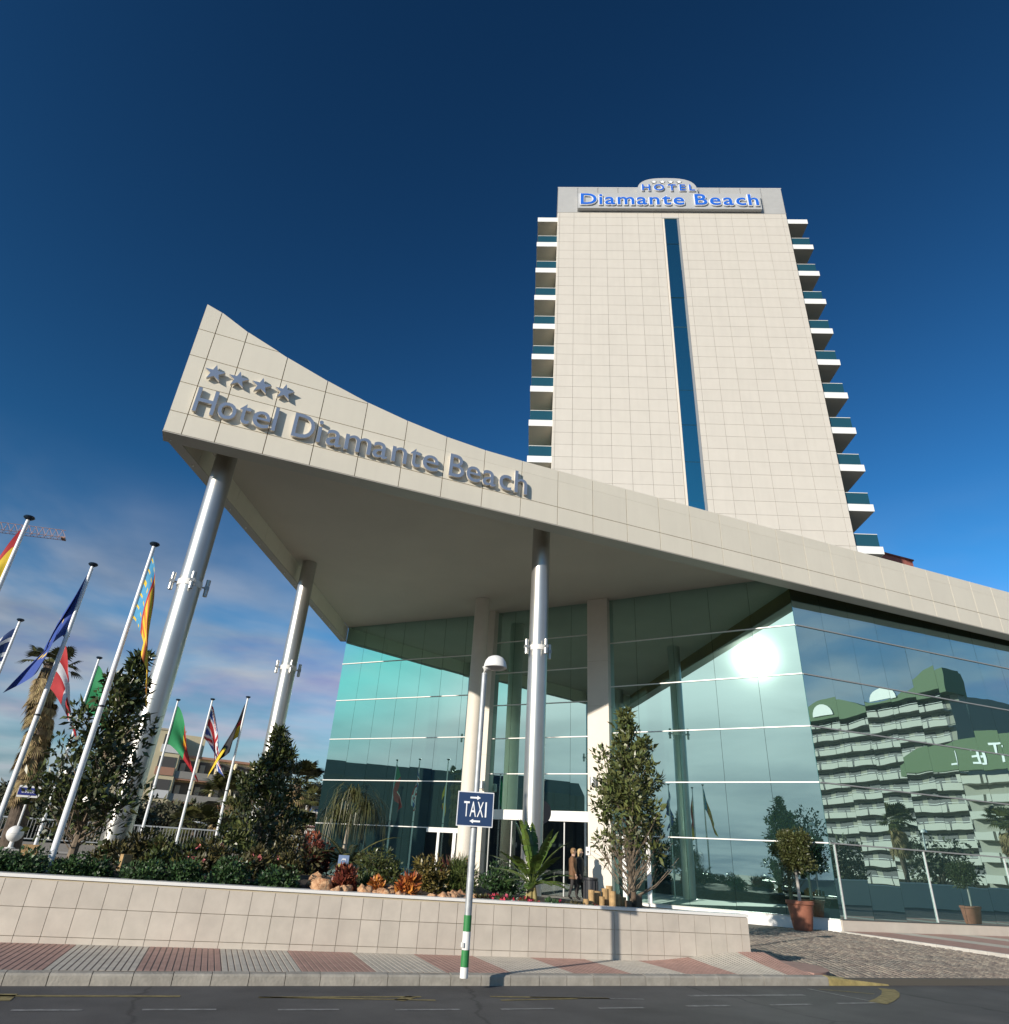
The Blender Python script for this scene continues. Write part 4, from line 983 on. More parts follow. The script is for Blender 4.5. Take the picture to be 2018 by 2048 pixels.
# coloured crotons and bushes towards the entrance
def cr(nm, lab, x, y, Y, rx, h, n, lm, ls, sd_, up=.9, asp=.32, cn=22): bush(nm, lab, bedP(x, y, Y), rx, rx*.8, h, n, lm, ls, sd_, 'shrub', None, up, asp, cn, .34)
cr('croton', 'dark red croton with orange tips beside the small plaque', 648, 1690, 13.6, .26, .62, 2000, lm_crod, .10, 101, 1.0, .38, 30)
cr('croton', 'bright orange and red croton before the golden bush', 768, 1695, 13.35, .23, .72, 2000, lm_cro, .10, 102, 1.0, .38, 30)
cr('croton', 'thin orange croton between the pale stones', 712, 1690, 13.5, .16, .42, 700, lm_cro, .08, 103, 1.0, .4)
cr('golden_bush', 'round golden olive bush by the white door frame', 806, 1690, 14.2, .46, .82, 2600, lm_gold, .075, 104, .5, .45, 34)
cr('grassy_bush', 'fine leaved green grassy bush left of the cream column foot', 868, 1690, 14.3, .42, .75, 3600, lm_grass, .13, 105, 1.0, .10, 30)
cr('dark_bush', 'dark clipped bush beside the entrance glass', 940, 1680, 17.0, .60, .85, 2600, lm_hedge, .07, 106, .5, .5, 30)
cr('dark_bush', 'dark shadowed bush behind the orange croton', 715, 1690, 15.6, .70, .75, 2600, lm_mag, .07, 107, .5, .5, 30)
cr('red_grass', 'spiky dark red grass tuft beside the golden bush', 850, 1680, 14.9, .18, .62, 300, lm_crod, .38, 108, 1.4, .05, 8)
cr('low_fern', 'low green feathery plant before the dark glass', 690, 1700, 14.0, .25, .32, 700, lm_grass, .12, 109, .9, .15, 16)
for k, (x, Y, rx, fl, lab) in enumerate(((905, 13.3, .30, 10, 'brownish ground cover right of the lamp post'), (950, 13.25, .36, 34, 'red flowering ground cover left of the banana plant'), (1000, 13.1, .30, 26, 'red flowering ground cover at the banana stalk'), (1045, 13.0, .36, 3, 'grey green ground cover below the walking couple'), (1085, 12.95, .26, 0, 'sparse ground cover ending at the logs'), (1120, 12.85, .13, 14, 'small red flower clump at the log edging'))):
    bush('ground_cover', lab, bedP(x, 1695, Y), rx, rx*.7, .20, 1100, [lm_olive, lm_hedge][k % 2], .05, 120+k, 'ground cover', None, .5, .5, 24, .4, lm_red if fl else None, fl)
# rough pale stones
rk = mat('coral_stone', (.34, .14, .06), .9, bump=1.0, bscale=30, col2=(.68, .44, .25), vscale=17)
def rock(loc, s, seed, lab):
    r2 = np.random.default_rng(seed); mb = MB(); nu, nv = 16, 9; vs = []
    ph = r2.uniform(0, 6, 8)
    for j in range(nv+1):
        th = math.pi*j/nv
        for i in range(nu):
            f = 2*math.pi*i/nu; d = np.array([math.sin(th)*math.cos(f), math.sin(th)*math.sin(f), math.cos(th)])
            w = 1+.16*math.sin(3*d[0]*2+ph[0]+2*d[1])+.13*math.sin(5*d[1]+ph[1]+4*d[2])+.10*math.sin(9*d[2]+ph[2]+7*d[0])+r2.uniform(-.09, .09)
            vs.append(d*w*np.array(s))
    fs = [(j*nu+i, (j+1)*nu+i, (j+1)*nu+(i+1) % nu, j*nu+(i+1) % nu) for j in range(nv) for i in range(nu)]
    o = mb.add(vs, fs).build('garden_stone', rk, None, True, loc, r2.uniform(0, 6)); tag(o, lab, 'stone', 'rough stones in the planting bed')
rs = [(612, 1676, 14.0, .10), (632, 1694, 13.3, .10), (660, 1680, 13.8, .09), (700, 1680, 13.7, .11), (725, 1697, 13.2, .11), (755, 1697, 13.15, .10), (838, 1694, 13.15, .11), (868, 1684, 13.5, .10), (893, 1688, 13.3, .09), (596, 1672, 14.3, .13), (622, 1668, 14.5, .10), (606, 1690, 13.45, .155), (648, 1690, 13.4, .12), (686, 1694, 13.35, .12), (712, 1694, 13.3, .10), (736, 1680, 13.6, .12), (668, 1668, 14.2, .10), (790, 1688, 13.4, .10), (855, 1690, 13.2, .12), (880, 1694, 13.2, .08), (638, 1664, 14.5, .08), (815, 1698, 13.15, .09)]
for k, (x, y, Y, s) in enumerate(rs):
    p = bedP(x, y, Y); rock((p[0], p[1], p[2]+s*.6), (s*1.25, s*1.1, s*1.0), 200+k, 'largest rough salmon coloured stone, next to the hedge end' if s == .155 else 'small rough salmon coloured stone in the bed near the crotons')
# log edging
wood = objvar(mat('log_wood', (.42, .27, .12), .8, var=.25, vscale=11), .12); wood_shade = mat('log_wood_shaded', (.13, .09, .06), .9, var=.25, vscale=11)  # second wood is a darker copy, shade on the rear logs put into colour
le = thing('log_edging', 'edging of upright sawn logs round the magnolia foot', 'edging', bedP(1160, 1700, 13.2))
e0 = np.array(bedP(1160, 1700, 13.2))
for k, x in enumerate(list(range(1106, 1216, 10))):
    Y_ = 12.95+.12*((k*7) % 5)/2; p = np.array(bedP(x, 1700, Y_)); h_ = .21+.05*((k*3) % 4); rr = .052+.008*(k % 3)
    MB().tube([(p[0]-e0[0], p[1]-e0[1], -.1), (p[0]-e0[0], p[1]-e0[1], h_)], rr, 12).build('log', wood if k < 8 else wood_shade, le)
for k, x in enumerate((1128, 1142, 1150)):
    p = np.array(bedP(x, 1690, 13.6)); MB().tube([(p[0]-e0[0], p[1]-e0[1], -.1), (p[0]-e0[0], p[1]-e0[1], .33+.05*k)], .07, 12).build('log', wood, le)
for k, (x, y, Y, lab) in enumerate(((52, 1618, 16.0, 'tilted square wooden block behind the hedge'), (92, 1625, 15.2, 'flat wooden block beside the planter flagpole'), (232, 1640, 15.0, 'sawn wooden post stump between two hedge clumps'))):
    p = bedP(x, y, Y); zc = zat(p, x, y); o = MB().box(-.13+.05*(k == 2), .13-.05*(k == 2), -.06, .06, -.1, .24 if k != 1 else .12).build('wood_block', wood, None, False, (p[0], p[1], max(p[2]+.05, zc-.22)), .4*k); tag(o, lab, 'block')
# small plaque on a stake
p = bedP(644, 1650, 13.9); pq = thing('plant_plaque', 'small blue and yellow plaque on a stake at the palm', 'sign', p)
MB().box(-.012, .012, -.01, .01, -.1, .45).build('stake', galv, pq); zc = zat(p, 644, 1625)-p[2]
MB().box(-.095, .095, -.025, -.011, zc-.1, zc+.1).build('plate', mat('plaque_blue', (.25, .34, .52), .5), pq); MB().box(-.09, .09, -.031, -.0255, zc-.095, zc-.04).build('plate_band', mat('plaque_yellow', (.55, .45, .15), .5), pq)
MB().prism([(-.05, zc), (-.02, zc+.05), (.04, zc+.045), (.05, zc), (.03, zc+.02), (-.02, zc+.02)], 'y', -.031, -.0255).build('emblem', sgw, pq)

# ------------------------------------------------------------------ pots with clipped trees
def topiary(loc, lab, s, seed):
    t = thing('potted_tree', lab, 'potted plant', loc, 0, 'potted trees by the glass')
    o = MB().lathe([(.27*s, 0), (.30*s, .06*s), (.40*s, .72*s), (.44*s, .74*s), (.44*s, .84*s), (.40*s, .84*s), (.38*s, .78*s), (.02, .77*s)], 28).build('pot', mat('terracotta', (.30, .115, .07), .8, var=.15, vscale=5), t); smooth_by_angle(o)
    MB().tube([(0, 0, .7*s), (.02, 0, 1.3*s), (0, 0, 1.9*s)], [.055*s, .05*s, .04*s], 9).build('stem', mat('grey_stem', (.42, .39, .35), .9), t)
    r2 = np.random.default_rng(seed); c = r2.normal(size=(46, 3)); c /= np.linalg.norm(c, axis=1, keepdims=True); c *= r2.uniform(.35, .9, (46, 1))*.68*s; c += np.array([0, 0, 2.32*s])
    P_, d = cloud(r2, 8500, c, np.full(46, .26*s)); V, F = leaves(P_, d+r2.normal(size=d.shape)*.5, .08*s, .045*s, r2); leafobj('crown', V, F, lm_pot, t)
pp = G(1516, 1755, .14); topiary((pp[0], pp[1], .13), 'round clipped tree in a terracotta pot by the plinth corner', 1.0, 301)
pr = G(1840, 1745, .14); topiary((pr[0], 40.3-pr[1], .142), 'round clipped tree in a terracotta pot seen only mirrored in the street glass', .9, 302)

# ------------------------------------------------------------------ entrance details
pilc = P1; tl_, _, pa_ = seg(P1, P2); nO = np.array([-tl_[1], tl_[0]])
nO = nO if nO@(-pilc) > 0 else -nO
def onpillar(x, y, off):                     # point on the front plane of the right pillar
    d = ray(x, y); P_ = np.array([*(P1+nO*off), 0]); n3 = np.array([*nO, 0]); return CAM+d*((P_-CAM)@n3)/(d@n3)
for (x, y, lab) in ((1121, 1475, 'small cylindrical wall lamp on the entrance pillar beside the magnolia'), (913, 1482, 'small cylindrical wall lamp on the narrow pillar behind the lamp post')):
    q = onpillar(x, y, .44); w = thing('wall_lamp', lab, 'lamp', q, pa_+math.pi)
    o = MB().lathe([(.10, -.17), (.13, -.16), (.13, .16), (.10, .17)], 20, c=(0, -.16, 0)).build('housing', mat('lamp_grey', (.50, .50, .50), .4, metal=.3), w); smooth_by_angle(o)
    MB().box(-.06, .06, -.10, .03, -.08, .08).build('bracket', greyalu, w)
q = onpillar(1110, 1606, .43); ic = thing('door_intercom', 'small white intercom panel on the entrance pillar', 'intercom', q, pa_+math.pi)
MB().box(-.09, .09, -.035, .02, -.15, .15).build('casing', white, ic); MB().box(-.05, .05, -.042, -.0355, -.06, .0).build('screen', blackp, ic); MB().box(-.02, .02, -.042, -.0355, -.11, -.08).build('button', mat('red_button', (.5, .05, .03), .5), ic)
q = Q(1115, 1690, 25.4); q[2] = .45; bi = thing('litter_bin', 'black ridged litter bin at the pillar foot', 'bin', q)
o = MB().lathe([(.22, 0), (.24, .03), (.26, .68), (.28, .70), (.28, .76), (.22, .78), (.2, .70)], 20).build('drum', blackp, bi)
for k in range(12): a = k*math.pi/6; MB().box(.255*math.cos(a)-.02, .255*math.cos(a)+.02, .255*math.sin(a)-.02, .255*math.sin(a)+.02, .04, .66).build('rib', mat('bin_rib', (.07, .07, .075), .4), bi)
q = Q(1020, 1532, 21.75); rsn = thing('round_sign', 'round road sign seen from its dark back beside the steel column', 'sign', (q[0], q[1], .45))
MB().tube([(0, 0, 0), (0, 0, q[2]-.45+.2)], .03, 10).build('post', galv, rsn); MB().tube([(0, -.035, q[2]-.45), (0, -.05, q[2]-.45)], .36, 32).build('disc', blackp, rsn)

# ------------------------------------------------------------------ the walking couple
def person(loc, h, rz, lab, top, legs, hair, skin=(.48, .30, .22), coatlen=.46, arms=((.10, -.02), (-.06, .03)), stride=.16, longhair=False, bag=False):
    t = thing('person', lab, 'person', loc, rz)
    me = bpy.data.meshes.new('body'); k = h/1.75
    J = dict(pel=(0, 0, .95), wai=(0, .01, 1.08), che=(0, .02, 1.30), nek=(0, .01, 1.47), hd0=(0, -.015, 1.55), hd=(0, -.03, 1.64), hdt=(0, -.02, 1.73),
             hl=(.09, 0, .90), kl=(.10, -stride*.6, .50), al=(.10, -stride*.9, .09), tl=(.10, -stride*.9-.15, .04), hr=(-.09, 0, .90), kr=(-.10, stride*.2, .50), ar=(-.10, stride*.95, .11), tr=(-.10, stride*.95-.14, .04),
             sl=(.18, .02, 1.40), el=(.24, .03+arms[0][0]*.4, 1.12), wl=(.25, -.05+arms[0][0], .88), fl=(.245, -.07+arms[0][0], .78), sr=(-.18, .02, 1.40), er=(-.24, .03+arms[1][0]*.4, 1.12), wr=(-.25, -.05+arms[1][0], .88), fr=(-.245, -.07+arms[1][0], .78))
    R_ = dict(pel=.15, wai=.14, che=.165, nek=.06, hd0=.075, hd=.098, hdt=.06, hl=.10, kl=.066, al=.046, tl=.036, hr=.10, kr=.066, ar=.046, tr=.036, sl=.075, el=.055, wl=.038, fl=.028, sr=.075, er=.055, wr=.038, fr=.028)
    names = list(J); E_ = [('pel', 'wai'), ('wai', 'che'), ('che', 'nek'), ('nek', 'hd0'), ('hd0', 'hd'), ('hd', 'hdt'), ('pel', 'hl'), ('hl', 'kl'), ('kl', 'al'), ('al', 'tl'), ('pel', 'hr'), ('hr', 'kr'), ('kr', 'ar'), ('ar', 'tr'), ('che', 'sl'), ('sl', 'el'), ('el', 'wl'), ('wl', 'fl'), ('che', 'sr'), ('sr', 'er'), ('er', 'wr'), ('wr', 'fr')]
    me.from_pydata([tuple(c*k for c in J[n]) for n in names], [(names.index(a), names.index(b_)) for a, b_ in E_], [])
    o = link('body', me, t); sk = o.modifiers.new('skin', 'SKIN'); ss = o.modifiers.new('sub', 'SUBSURF'); ss.levels = 2; ss.render_levels = 2
    for i, n in enumerate(names):
        sv = me.skin_vertices[0].data[i]; f = .72 if n in ('pel', 'wai', 'che') else 1; sv.radius = (R_[n]*k, R_[n]*k*f); sv.use_root = (n == 'pel')
    bpy.context.view_layer.update()
    m2 = bpy.data.meshes.new_from_object(o.evaluated_get(bpy.context.evaluated_depsgraph_get())); o.modifiers.clear(); o.data = m2
    sm = mat('skin_%d' % id(t), skin, .5); hm = mat('hair_'+hair, dict(brown=(.28, .16, .07), blond=(.55, .40, .20))[hair], .6); shoe = mat('shoe_black', (.02, .018, .016), .5)
    m2.materials.clear()
    for mm in (top, legs, sm, shoe): m2.materials.append(mm)
    for p_ in m2.polygons:
        c = p_.center; z = c.z/k; p_.use_smooth = True
        if z > 1.47: p_.material_index = 2
        elif z < .10: p_.material_index = 3
        elif abs(c.x/k) > .19 and z < .875: p_.material_index = 2
        elif z < .93 and abs(c.x/k) < .2: p_.material_index = 1
        else: p_.material_index = 0
    # jacket skirt, hair, nose and ears
    pr_ = [(.185, .93-coatlen*.55), (.19, .95), (.178, 1.1), (.20, 1.28), (.19, 1.38), (.09, 1.47), (.07, 1.49)]
    mb = MB(); n = 20; vs = []; fs = []
    for rr, z in pr_:
        for i in range(n): a = 2*math.pi*i/n; vs.append((rr*1.08*math.cos(a)*k, (rr*.80*math.sin(a)+.01)*k, z*k))
    for j in range(len(pr_)-1):
        for i in range(n): fs.append((j*n+i, j*n+(i+1) % n, (j+1)*n+(i+1) % n, (j+1)*n+i))
    mb.add(vs, fs).build('jacket', top, t, True)
    hh = [(.01, .115), (.06, .105), (.098, .06), (.108, .0), (.102, -.05), (.085, -.09 if not longhair else -.19)]
    mb = MB(); vs = []; fs = []
    for rr, z in hh:
        for i in range(n):
            a = 2*math.pi*i/n; f = 1.0; fr = math.sin(a) < -.35 and z < .05
            vs.append((rr*.9*math.cos(a)*k, (rr*1.06*math.sin(a)*(.45 if fr else 1)-.012)*k, (1.655+z*1.0)*k))
    for j in range(len(hh)-1):
        for i in range(n): fs.append((j*n+i, j*n+(i+1) % n, (j+1)*n+(i+1) % n, (j+1)*n+i))
    mb.add(vs, fs).build('hair', hm, t, True)
    MB().add([(-.014*k, -.115*k, 1.615*k), (.014*k, -.115*k, 1.615*k), (0, -.142*k, 1.62*k), (0, -.112*k, 1.665*k)], [(0,1,2),(1,3,2),(0,2,3)]).build('nose', sm, t)
    for s_ in (-1, 1): MB().lathe([(.004, -.028), (.018, -.012), (.02, .012), (.006, .028)], 8, c=(s_*.093*k, -.02*k, 1.635*k)).build('ear', sm, t)
    for s_ in (-1, 1):
        x0 = s_*.245*k; y0 = (-.07+arms[0 if s_ > 0 else 1][0])*k
        mb = MB()
        for f in range(4): mb.tube([(x0, y0+(f-1.5)*.016*k, .80*k), (x0-s_*.012*k, y0+(f-1.5)*.018*k, .74*k), (x0-s_*.03*k, y0+(f-1.5)*.018*k, (.70+.008*abs(f-1.5))*k)], [.010*k, .009*k, .007*k], 6)
        mb.tube([(x0-s_*.005, y0-.02*k, .82*k), (x0-s_*.02*k, y0-.045*k, .78*k), (x0-s_*.03*k, y0-.05*k, .75*k)], [.011*k, .010*k, .008*k], 6)
        mb.build('fingers', sm, t)
    return t
pm = Q(1081, 1692, 25.6); pm[2] = .45
person(pm, zat(pm, 1083, 1601)-.45, math.radians(62), 'person in a brown jacket and dark trousers walking by the entrance pillar', mat('jacket_brown', (.17, .085, .04), .75, var=.15, vscale=14), mat('trousers_dark', (.045, .038, .036), .8), 'brown', coatlen=.42)
pf = Q(1094, 1690, 26.0); pf[2] = .45
person(pf, zat(pf, 1093, 1602)-.45, math.radians(40), 'fair haired person in a black coat beside the brown jacket', mat('coat_black', (.018, .018, .02), .7), mat('trousers_black', (.02, .02, .022), .8), 'blond', coatlen=.62, stride=.1, longhair=True)

# ------------------------------------------------------------------ terrace railing, ramp wall, lamp, signs behind the garden
rl = thing('terrace_railing', 'grey railing of thin vertical bars on a low wall behind the garden', 'railing', (-18, 38.5, 0))
MB().box(0, 22.3, -.12, .12, .3, 1.22).build('low_wall', mat('render_grey', (.20, .19, .18), .9, var=.1, vscale=1.5), rl)
MB().box(0, 22.3, -.03, .03, 2.12, 2.18).build('top_rail', galv, rl); MB().box(0, 22.3, -.02, .02, 1.32, 1.36).build('bottom_rail', galv, rl)
rgrey = mat('railing_grey', (.24, .24, .235), .6)
pk = MB().box(-.014, .014, -.014, .014, 1.362, 2.118).mesh('picket', rgrey)
for k in range(158): link('picket', pk, rl, (.1+k*.14, 0, 0))
ps = MB().box(-.03, .03, -.032, .032, 1.222, 2.118).mesh('post', galv)
for k in range(10): link('post', ps, rl, (.03+k*2.45, 0, 0))
gw = Q(0, 1602, 23.5)
rw = thing('ramp_wall', 'plain grey low wall below the globe lamp', 'wall', (-14, 23.4, .3))
MB().box(0, 11.2, 0, .25, .0, gw[2]-.33).build('body', mat('render_grey2', (.21, .20, .195), .9, var=.1, vscale=1.2), rw); MB().box(-.03, 11.23, -.03, .28, gw[2]-.33, gw[2]-.28).build('coping', mat('coping_grey', (.30, .29, .28), .9), rw)
gp_ = Q(28, 1573, 23.5); gl = thing('globe_lamp', 'round white globe lamp on a short stem above the grey wall', 'lamp', (gp_[0], 23.52, gw[2]))
hz2 = gp_[2]-gw[2]
MB().lathe([(.12, .022), (.13, .04), (.06, .06), (.05, hz2-.16), (.08, hz2-.15)], 16).build('stem', white, gl)
gpr = [(.2*math.sin(math.pi*i/12)+.004, hz2-.2*math.cos(math.pi*i/12)) for i in range(13)]
smooth_by_angle(MB().lathe(gpr, 22).build('globe', white, gl), 80)
MB().lathe([(.202, -.006), (.205, 0), (.202, .006)], 22, c=(0, 0, hz2)).build('seam', greyalu, gl)
# arrow sign
ap = Q(57, 1494, 24.6); asg = thing('arrow_sign', 'blue arrow direction sign with white border on a post', 'sign', (ap[0], 24.6, .45))
za = ap[2]-.45; e_ = .62
def arr(a, b_, h_): return [(-a*e_, za-h_*e_), (b_*e_, za-h_*e_), ((b_+.22)*e_, za), (b_*e_, za+h_*e_), (-a*e_, za+h_*e_)]
MB().prism(arr(.48, .36, .25), 'y', -.06, -.03).build('border', white, asg); MB().prism(arr(.46, .27, .16), 'y', -.072, -.061).build('plate', mat('sign_deep_blue', (.02, .03, .20), .4), asg)
MB().tube([(0, 0, 0), (0, 0, za-.14)], .03, 12).build('post', white, asg)
x_ = -.19
for ch, w_ in zip('Beach', (.056, .052, .05, .046, .052)): place_glyph(ch, x_, x_+w_, za-.04, .08, .006, [sgw], asg, y=-.078); x_ += w_+.014
q = Q(42, 1545, 33); ns = thing('notice_sign', 'small grey two part notice on a thin post by the railing', 'sign', (q[0], 33, .45)); zc = q[2]+.3
MB().tube([(0, 0, 0), (0, 0, zc)], .025, 8).build('post', galv, ns)
for s_ in (-.14, .14): MB().box(s_-.11, s_+.11, -.05, -.03, zc-.25, zc+.25).build('panel', mat('notice_grey', (.30, .30, .31), .6), ns)
q = Q(597, 1548, 44); ib = thing('info_board', 'white printed notice board on a post left of the glass corner', 'sign', (q[0], 44, .3)); zc = q[2]-.3
MB().tube([(0, 0, 0), (0, 0, zc)], .05, 10).build('post', galv, ib); MB().box(-.75, .75, -.1, -.06, zc-.75, zc+.75).build('panel', white, ib)
for k in range(4): MB().box(-.6, .55-.2*(k % 2), -.106, -.101, zc+.45-.3*k, zc+.6-.3*k).build('print_block', mat('print_%d' % (k % 2), [(.10, .18, .38), (.45, .25, .28)][k % 2], .6), ib)
# lamp posts with curved arm in the distance
def arm_lamp(loc, h, ra, lab):
    t = thing('road_lamp', lab, 'street lamp', loc, ra); pts = [(0, 0, 0), (0, 0, h*.7)]+[(1.3*(1-math.cos(a)), 0, h*.7+h*.3*math.sin(a)) for a in (.4, .8, 1.2, 1.57)]
    MB().tube(pts, [.09, .07, .06, .055, .05, .05], 8).build('pole', galv, t); MB().box(1.2, 2.1, -.12, .12, h-.06, h+.05).build('lamp_head', white, t)
q = Q(397, 1600, 62); arm_lamp((q[0], 62, 0), zat(q, 395, 1553), math.pi, 'distant road lamp with curved arm before the apartment block')

# ------------------------------------------------------------------ palms and trees behind
def fan_palm(name, lab, loc, h, r, seed, skirt=.35, n=34, L=1.3, lean=(0, 0), trunk=.2, group='fan palms beyond the railing', drylow=0):
    r2 = np.random.default_rng(seed); t = thing(name, lab, 'palm', loc, 0, group)
    pts = [(0, 0, -.2), (lean[0]*.15, lean[1]*.15, h*.35), (lean[0]*.5, lean[1]*.5, h*.7), (lean[0], lean[1], h)]
    MB().tube(pts, [trunk*1.25, trunk, trunk*.9, trunk*.8], 12).build('trunk', barkp, t)
    def fans(nn, lo, hi, LL, m_, nm, zc, tz):
        mb = MB()
        for k in range(nn):
            a = r2.uniform(0, 6.28); e = r2.uniform(lo, hi); f = np.array([math.cos(a)*math.cos(e), math.sin(a)*math.cos(e), math.sin(e)]); bz = h-r2.uniform(0, tz)+zc; fr_ = np.interp(bz/h, [0, .35, .7, 1], [0, .15, .5, 1]); base = np.array([lean[0]*fr_+trunk*.85*math.cos(a), lean[1]*fr_+trunk*.85*math.sin(a), bz])
            pet = LL*.45; c = base+f*pet; mb.tube([base, c], [.02, .012], 4, cap=False)
            side = np.array([-math.sin(a), math.cos(a), 0]); nrm = np.cross(f, side)
            for j in range(13):
                b_ = -1.25+2.5*j/12; d = f*math.cos(b_)+side*math.sin(b_); l = LL*.62*(1-.12*abs(b_)); w = np.cross(d, nrm)*.045*LL
                tip = c+d*l+np.array([0, 0, -l*.28])
                mb.add([c, c+d*l*.55+w, tip, c+d*l*.55-w], [(0,1,2,3)])
        mb.build(nm, m_, t)
    fans(n, -.35, 1.35, L, lm_palm, 'crown', 0, .25)
    if skirt: fans(int(n*2.2) if L > 1 else 130, -1.54, -1.1, L*.75, lm_dry, 'dry_skirt', -.1, skirt*h)
    return t
q = Q(22, 1575, 27); fan_palm('fan_palm', 'tall fan palm with a thick skirt of dead fronds beside the flagpoles', (q[0]+.1, 27, .45), zat(q, 96, 1250)-.45, 1, 401, .60, 16, .85, (-.75, 0), .27)
q = Q(402, 1640, 46); fan_palm('fan_palm', 'fan palm with drooping brown skirt between two far flagpoles', (q[0], 46, .2), zat(q, 418, 1508), 1, 402, .35, 34, 2.0, (.2, 0), .32)
q = Q(528, 1640, 52); fan_palm('fan_palm', 'fan palm rising behind the conical tree', (q[0], 52, .2), zat(q, 548, 1478), 1, 403, .3, 34, 1.9, (.2, 0), .3)
q = Q(553, 1640, 44); fan_palm('fan_palm', 'thin yellowish palm by the notice board', (q[0], 44, .2), zat(q, 578, 1512), 1, 404, .0, 26, .95, (.35, 0), .16)
q = Q(545, 1650, 42); fan_palm('fan_palm', 'short bushy palm left of the thin yellowish palm', (q[0], 42, .2), zat(q, 560, 1560), 1, 405, .2, 34, 1.2, (0, 0), .16)
q = Q(350, 1640, 44); fan_palm('fan_palm', 'low green fan palm below the apartment block', (q[0], 44, .2), zat(q, 372, 1568), 1, 406, .0, 34, 1.7, (0, 0), .2)
def round_tree(lab, loc, h, rx, seed, lm, n=1500, ls=.5, group='trees beyond the railing'):
    r2 = np.random.default_rng(seed); t = thing('background_tree', lab, 'tree', loc, 0, group)
    mb = MB(); c = []
    for k in range(9):
        a = r2.uniform(0, 6.28); q_ = np.array([math.cos(a)*rx*r2.uniform(.3, .75), math.sin(a)*rx*r2.uniform(.3, .75), h*r2.uniform(.45, .86)]); c.append(q_)
        mb.tube([(0, 0, h*.2), tuple(q_*.5+np.array([0, 0, h*.15])), tuple(q_)], [h*.018, h*.012, .03], 6, cap=False)
    mb.tube([(0, 0, -.2), (0, 0, h*.4)], [h*.035, h*.02], 8); mb.build('trunk', bark, t)
    for k in range(16): d = r2.normal(size=3); d /= np.linalg.norm(d); c.append(d*np.array([rx*.75, rx*.75, h*.33])+np.array([0, 0, h*.6]))
    c = np.array(c); P_, d = cloud(r2, n, c, r2.uniform(.25, .45, len(c))*rx); P_[:, 2] = np.maximum(P_[:, 2], h*.12)
    V, F = leaves(P_, d+r2.normal(size=d.shape)*.6, ls, ls*.6, r2); leafobj('crown', V, F, lm, t)
bt = [(235, 1560, 60, 5.6, 3.6, 'dark tree left of the apartment block'), (290, 1565, 66, 6.2, 4.0, 'dark rounded tree at the apartment wall foot'), (345, 1570, 72, 6.0, 4.0, 'olive tree before the apartment balconies'), (455, 1560, 76, 6.5, 4.0, 'pale tree between the far flagpoles'), (560, 1530, 84, 11.5, 5.5, 'broad tree behind the notice board'), (605, 1530, 92, 12.5, 6.0, 'broad tree touching the glass corner'), (110, 1520, 78, 8.5, 5.5, 'dark tree behind the arrow sign'), (165, 1520, 86, 9.0, 5.5, 'dark tree right of the arrow sign'), (60, 1510, 92, 10, 6, 'dark tree behind the tall skirted palm'), (15, 1520, 96, 10, 6, 'olive tree at the railing end'), (510, 1560, 70, 7, 4, 'shaded tree behind the conical evergreen'), (410, 1570, 90, 7, 4.5, 'olive tree behind the brown skirted palm')]
for k, (x, y, Y, h_, r0, lab) in enumerate(bt):
    q = Q(x, y, Y); h_ = zat(q, x+12, [1505, 1512, 1515, 1525, 1482, 1484, 1492, 1500, 1480, 1486, 1500, 1530][k]); round_tree(lab, (q[0], Y, 0), h_, min(r0, h_*.62), 500+k, [lm_far, lm_far2][k % 2], 2200, .40)

# ------------------------------------------------------------------ yellow apartment block
q = Q(335, 1440, 112); AB = thing('apartment_block', 'pale yellow apartment block with pink edged balconies behind the garden', 'building', (q[0], 112, 0), math.radians(12))
ztop = zat(q, 352, 1383); ye = mat('yellow_render', (.74, .63, .40), .8, var=.06, vscale=.3); pk_ = mat('pink_edge', (.50, .27, .18), .8); shd = mat('balcony_dark', (.10, .095, .09), .8)
MB().box(-9.5, 0, 0, 12, 0, ztop).build('end_wall', ye, AB); MB().box(-3.5, 4, 5.5, 12, 0, ztop+.4).build('stair_tower', ye, AB)
zl = ztop-3.2
MB().box(0.02, 11, 1.5, 12, 0, zl).build('wing', ye, AB)
MB().box(-.1, 11.3, 1.0, 12.2, zl, zl+.3).build('wing_roof', pk_, AB)
nf = int(zl/3.0)
for f in range(nf):
    z0 = zl-3.0*(f+1)
    for k in range(4):
        x0 = .3+k*2.7
        MB().box(x0+.1, x0+2.5, 1.42, 1.49, z0+.1, z0+2.6).build('window', shd, AB)
        MB().box(x0+.4, x0+1.1, 1.36, 1.415, z0+.15, z0+2.2).build('shutter', mat('shutter_pale', (.45, .43, .36), .7), AB)
    MB().box(0.05, 11, .2, 1.5, z0-.15, z0+.05).build('balcony_slab', pk_, AB)
    MB().box(0.05, 11, .15, .25, z0+.05, z0+1.0).build('balcony_front', mat('balcony_grey', (.35, .33, .29), .7), AB)
    for k in range(5): MB().box(.05+2.7*k, .25+2.7*k, .2, 1.5, z0+.06, z0+2.85).build('fin', ye, AB)
for f in range(int(ztop/3.0)):
    z0 = ztop-3.0*(f+1)
    MB().box(-2.6, -.3, -.06, -.005, z0+.3, z0+2.5).build('loggia', shd, AB); MB().box(-2.7, -.2, -.12, -.061, z0+.05, z0+1.1).build('loggia_rail', pk_ if f % 2 else white, AB)
MB().box(-9.6, .1, -.1, 12, ztop, ztop+.25).build('parapet', mat('parapet_pale', (.6, .52, .38), .8), AB)

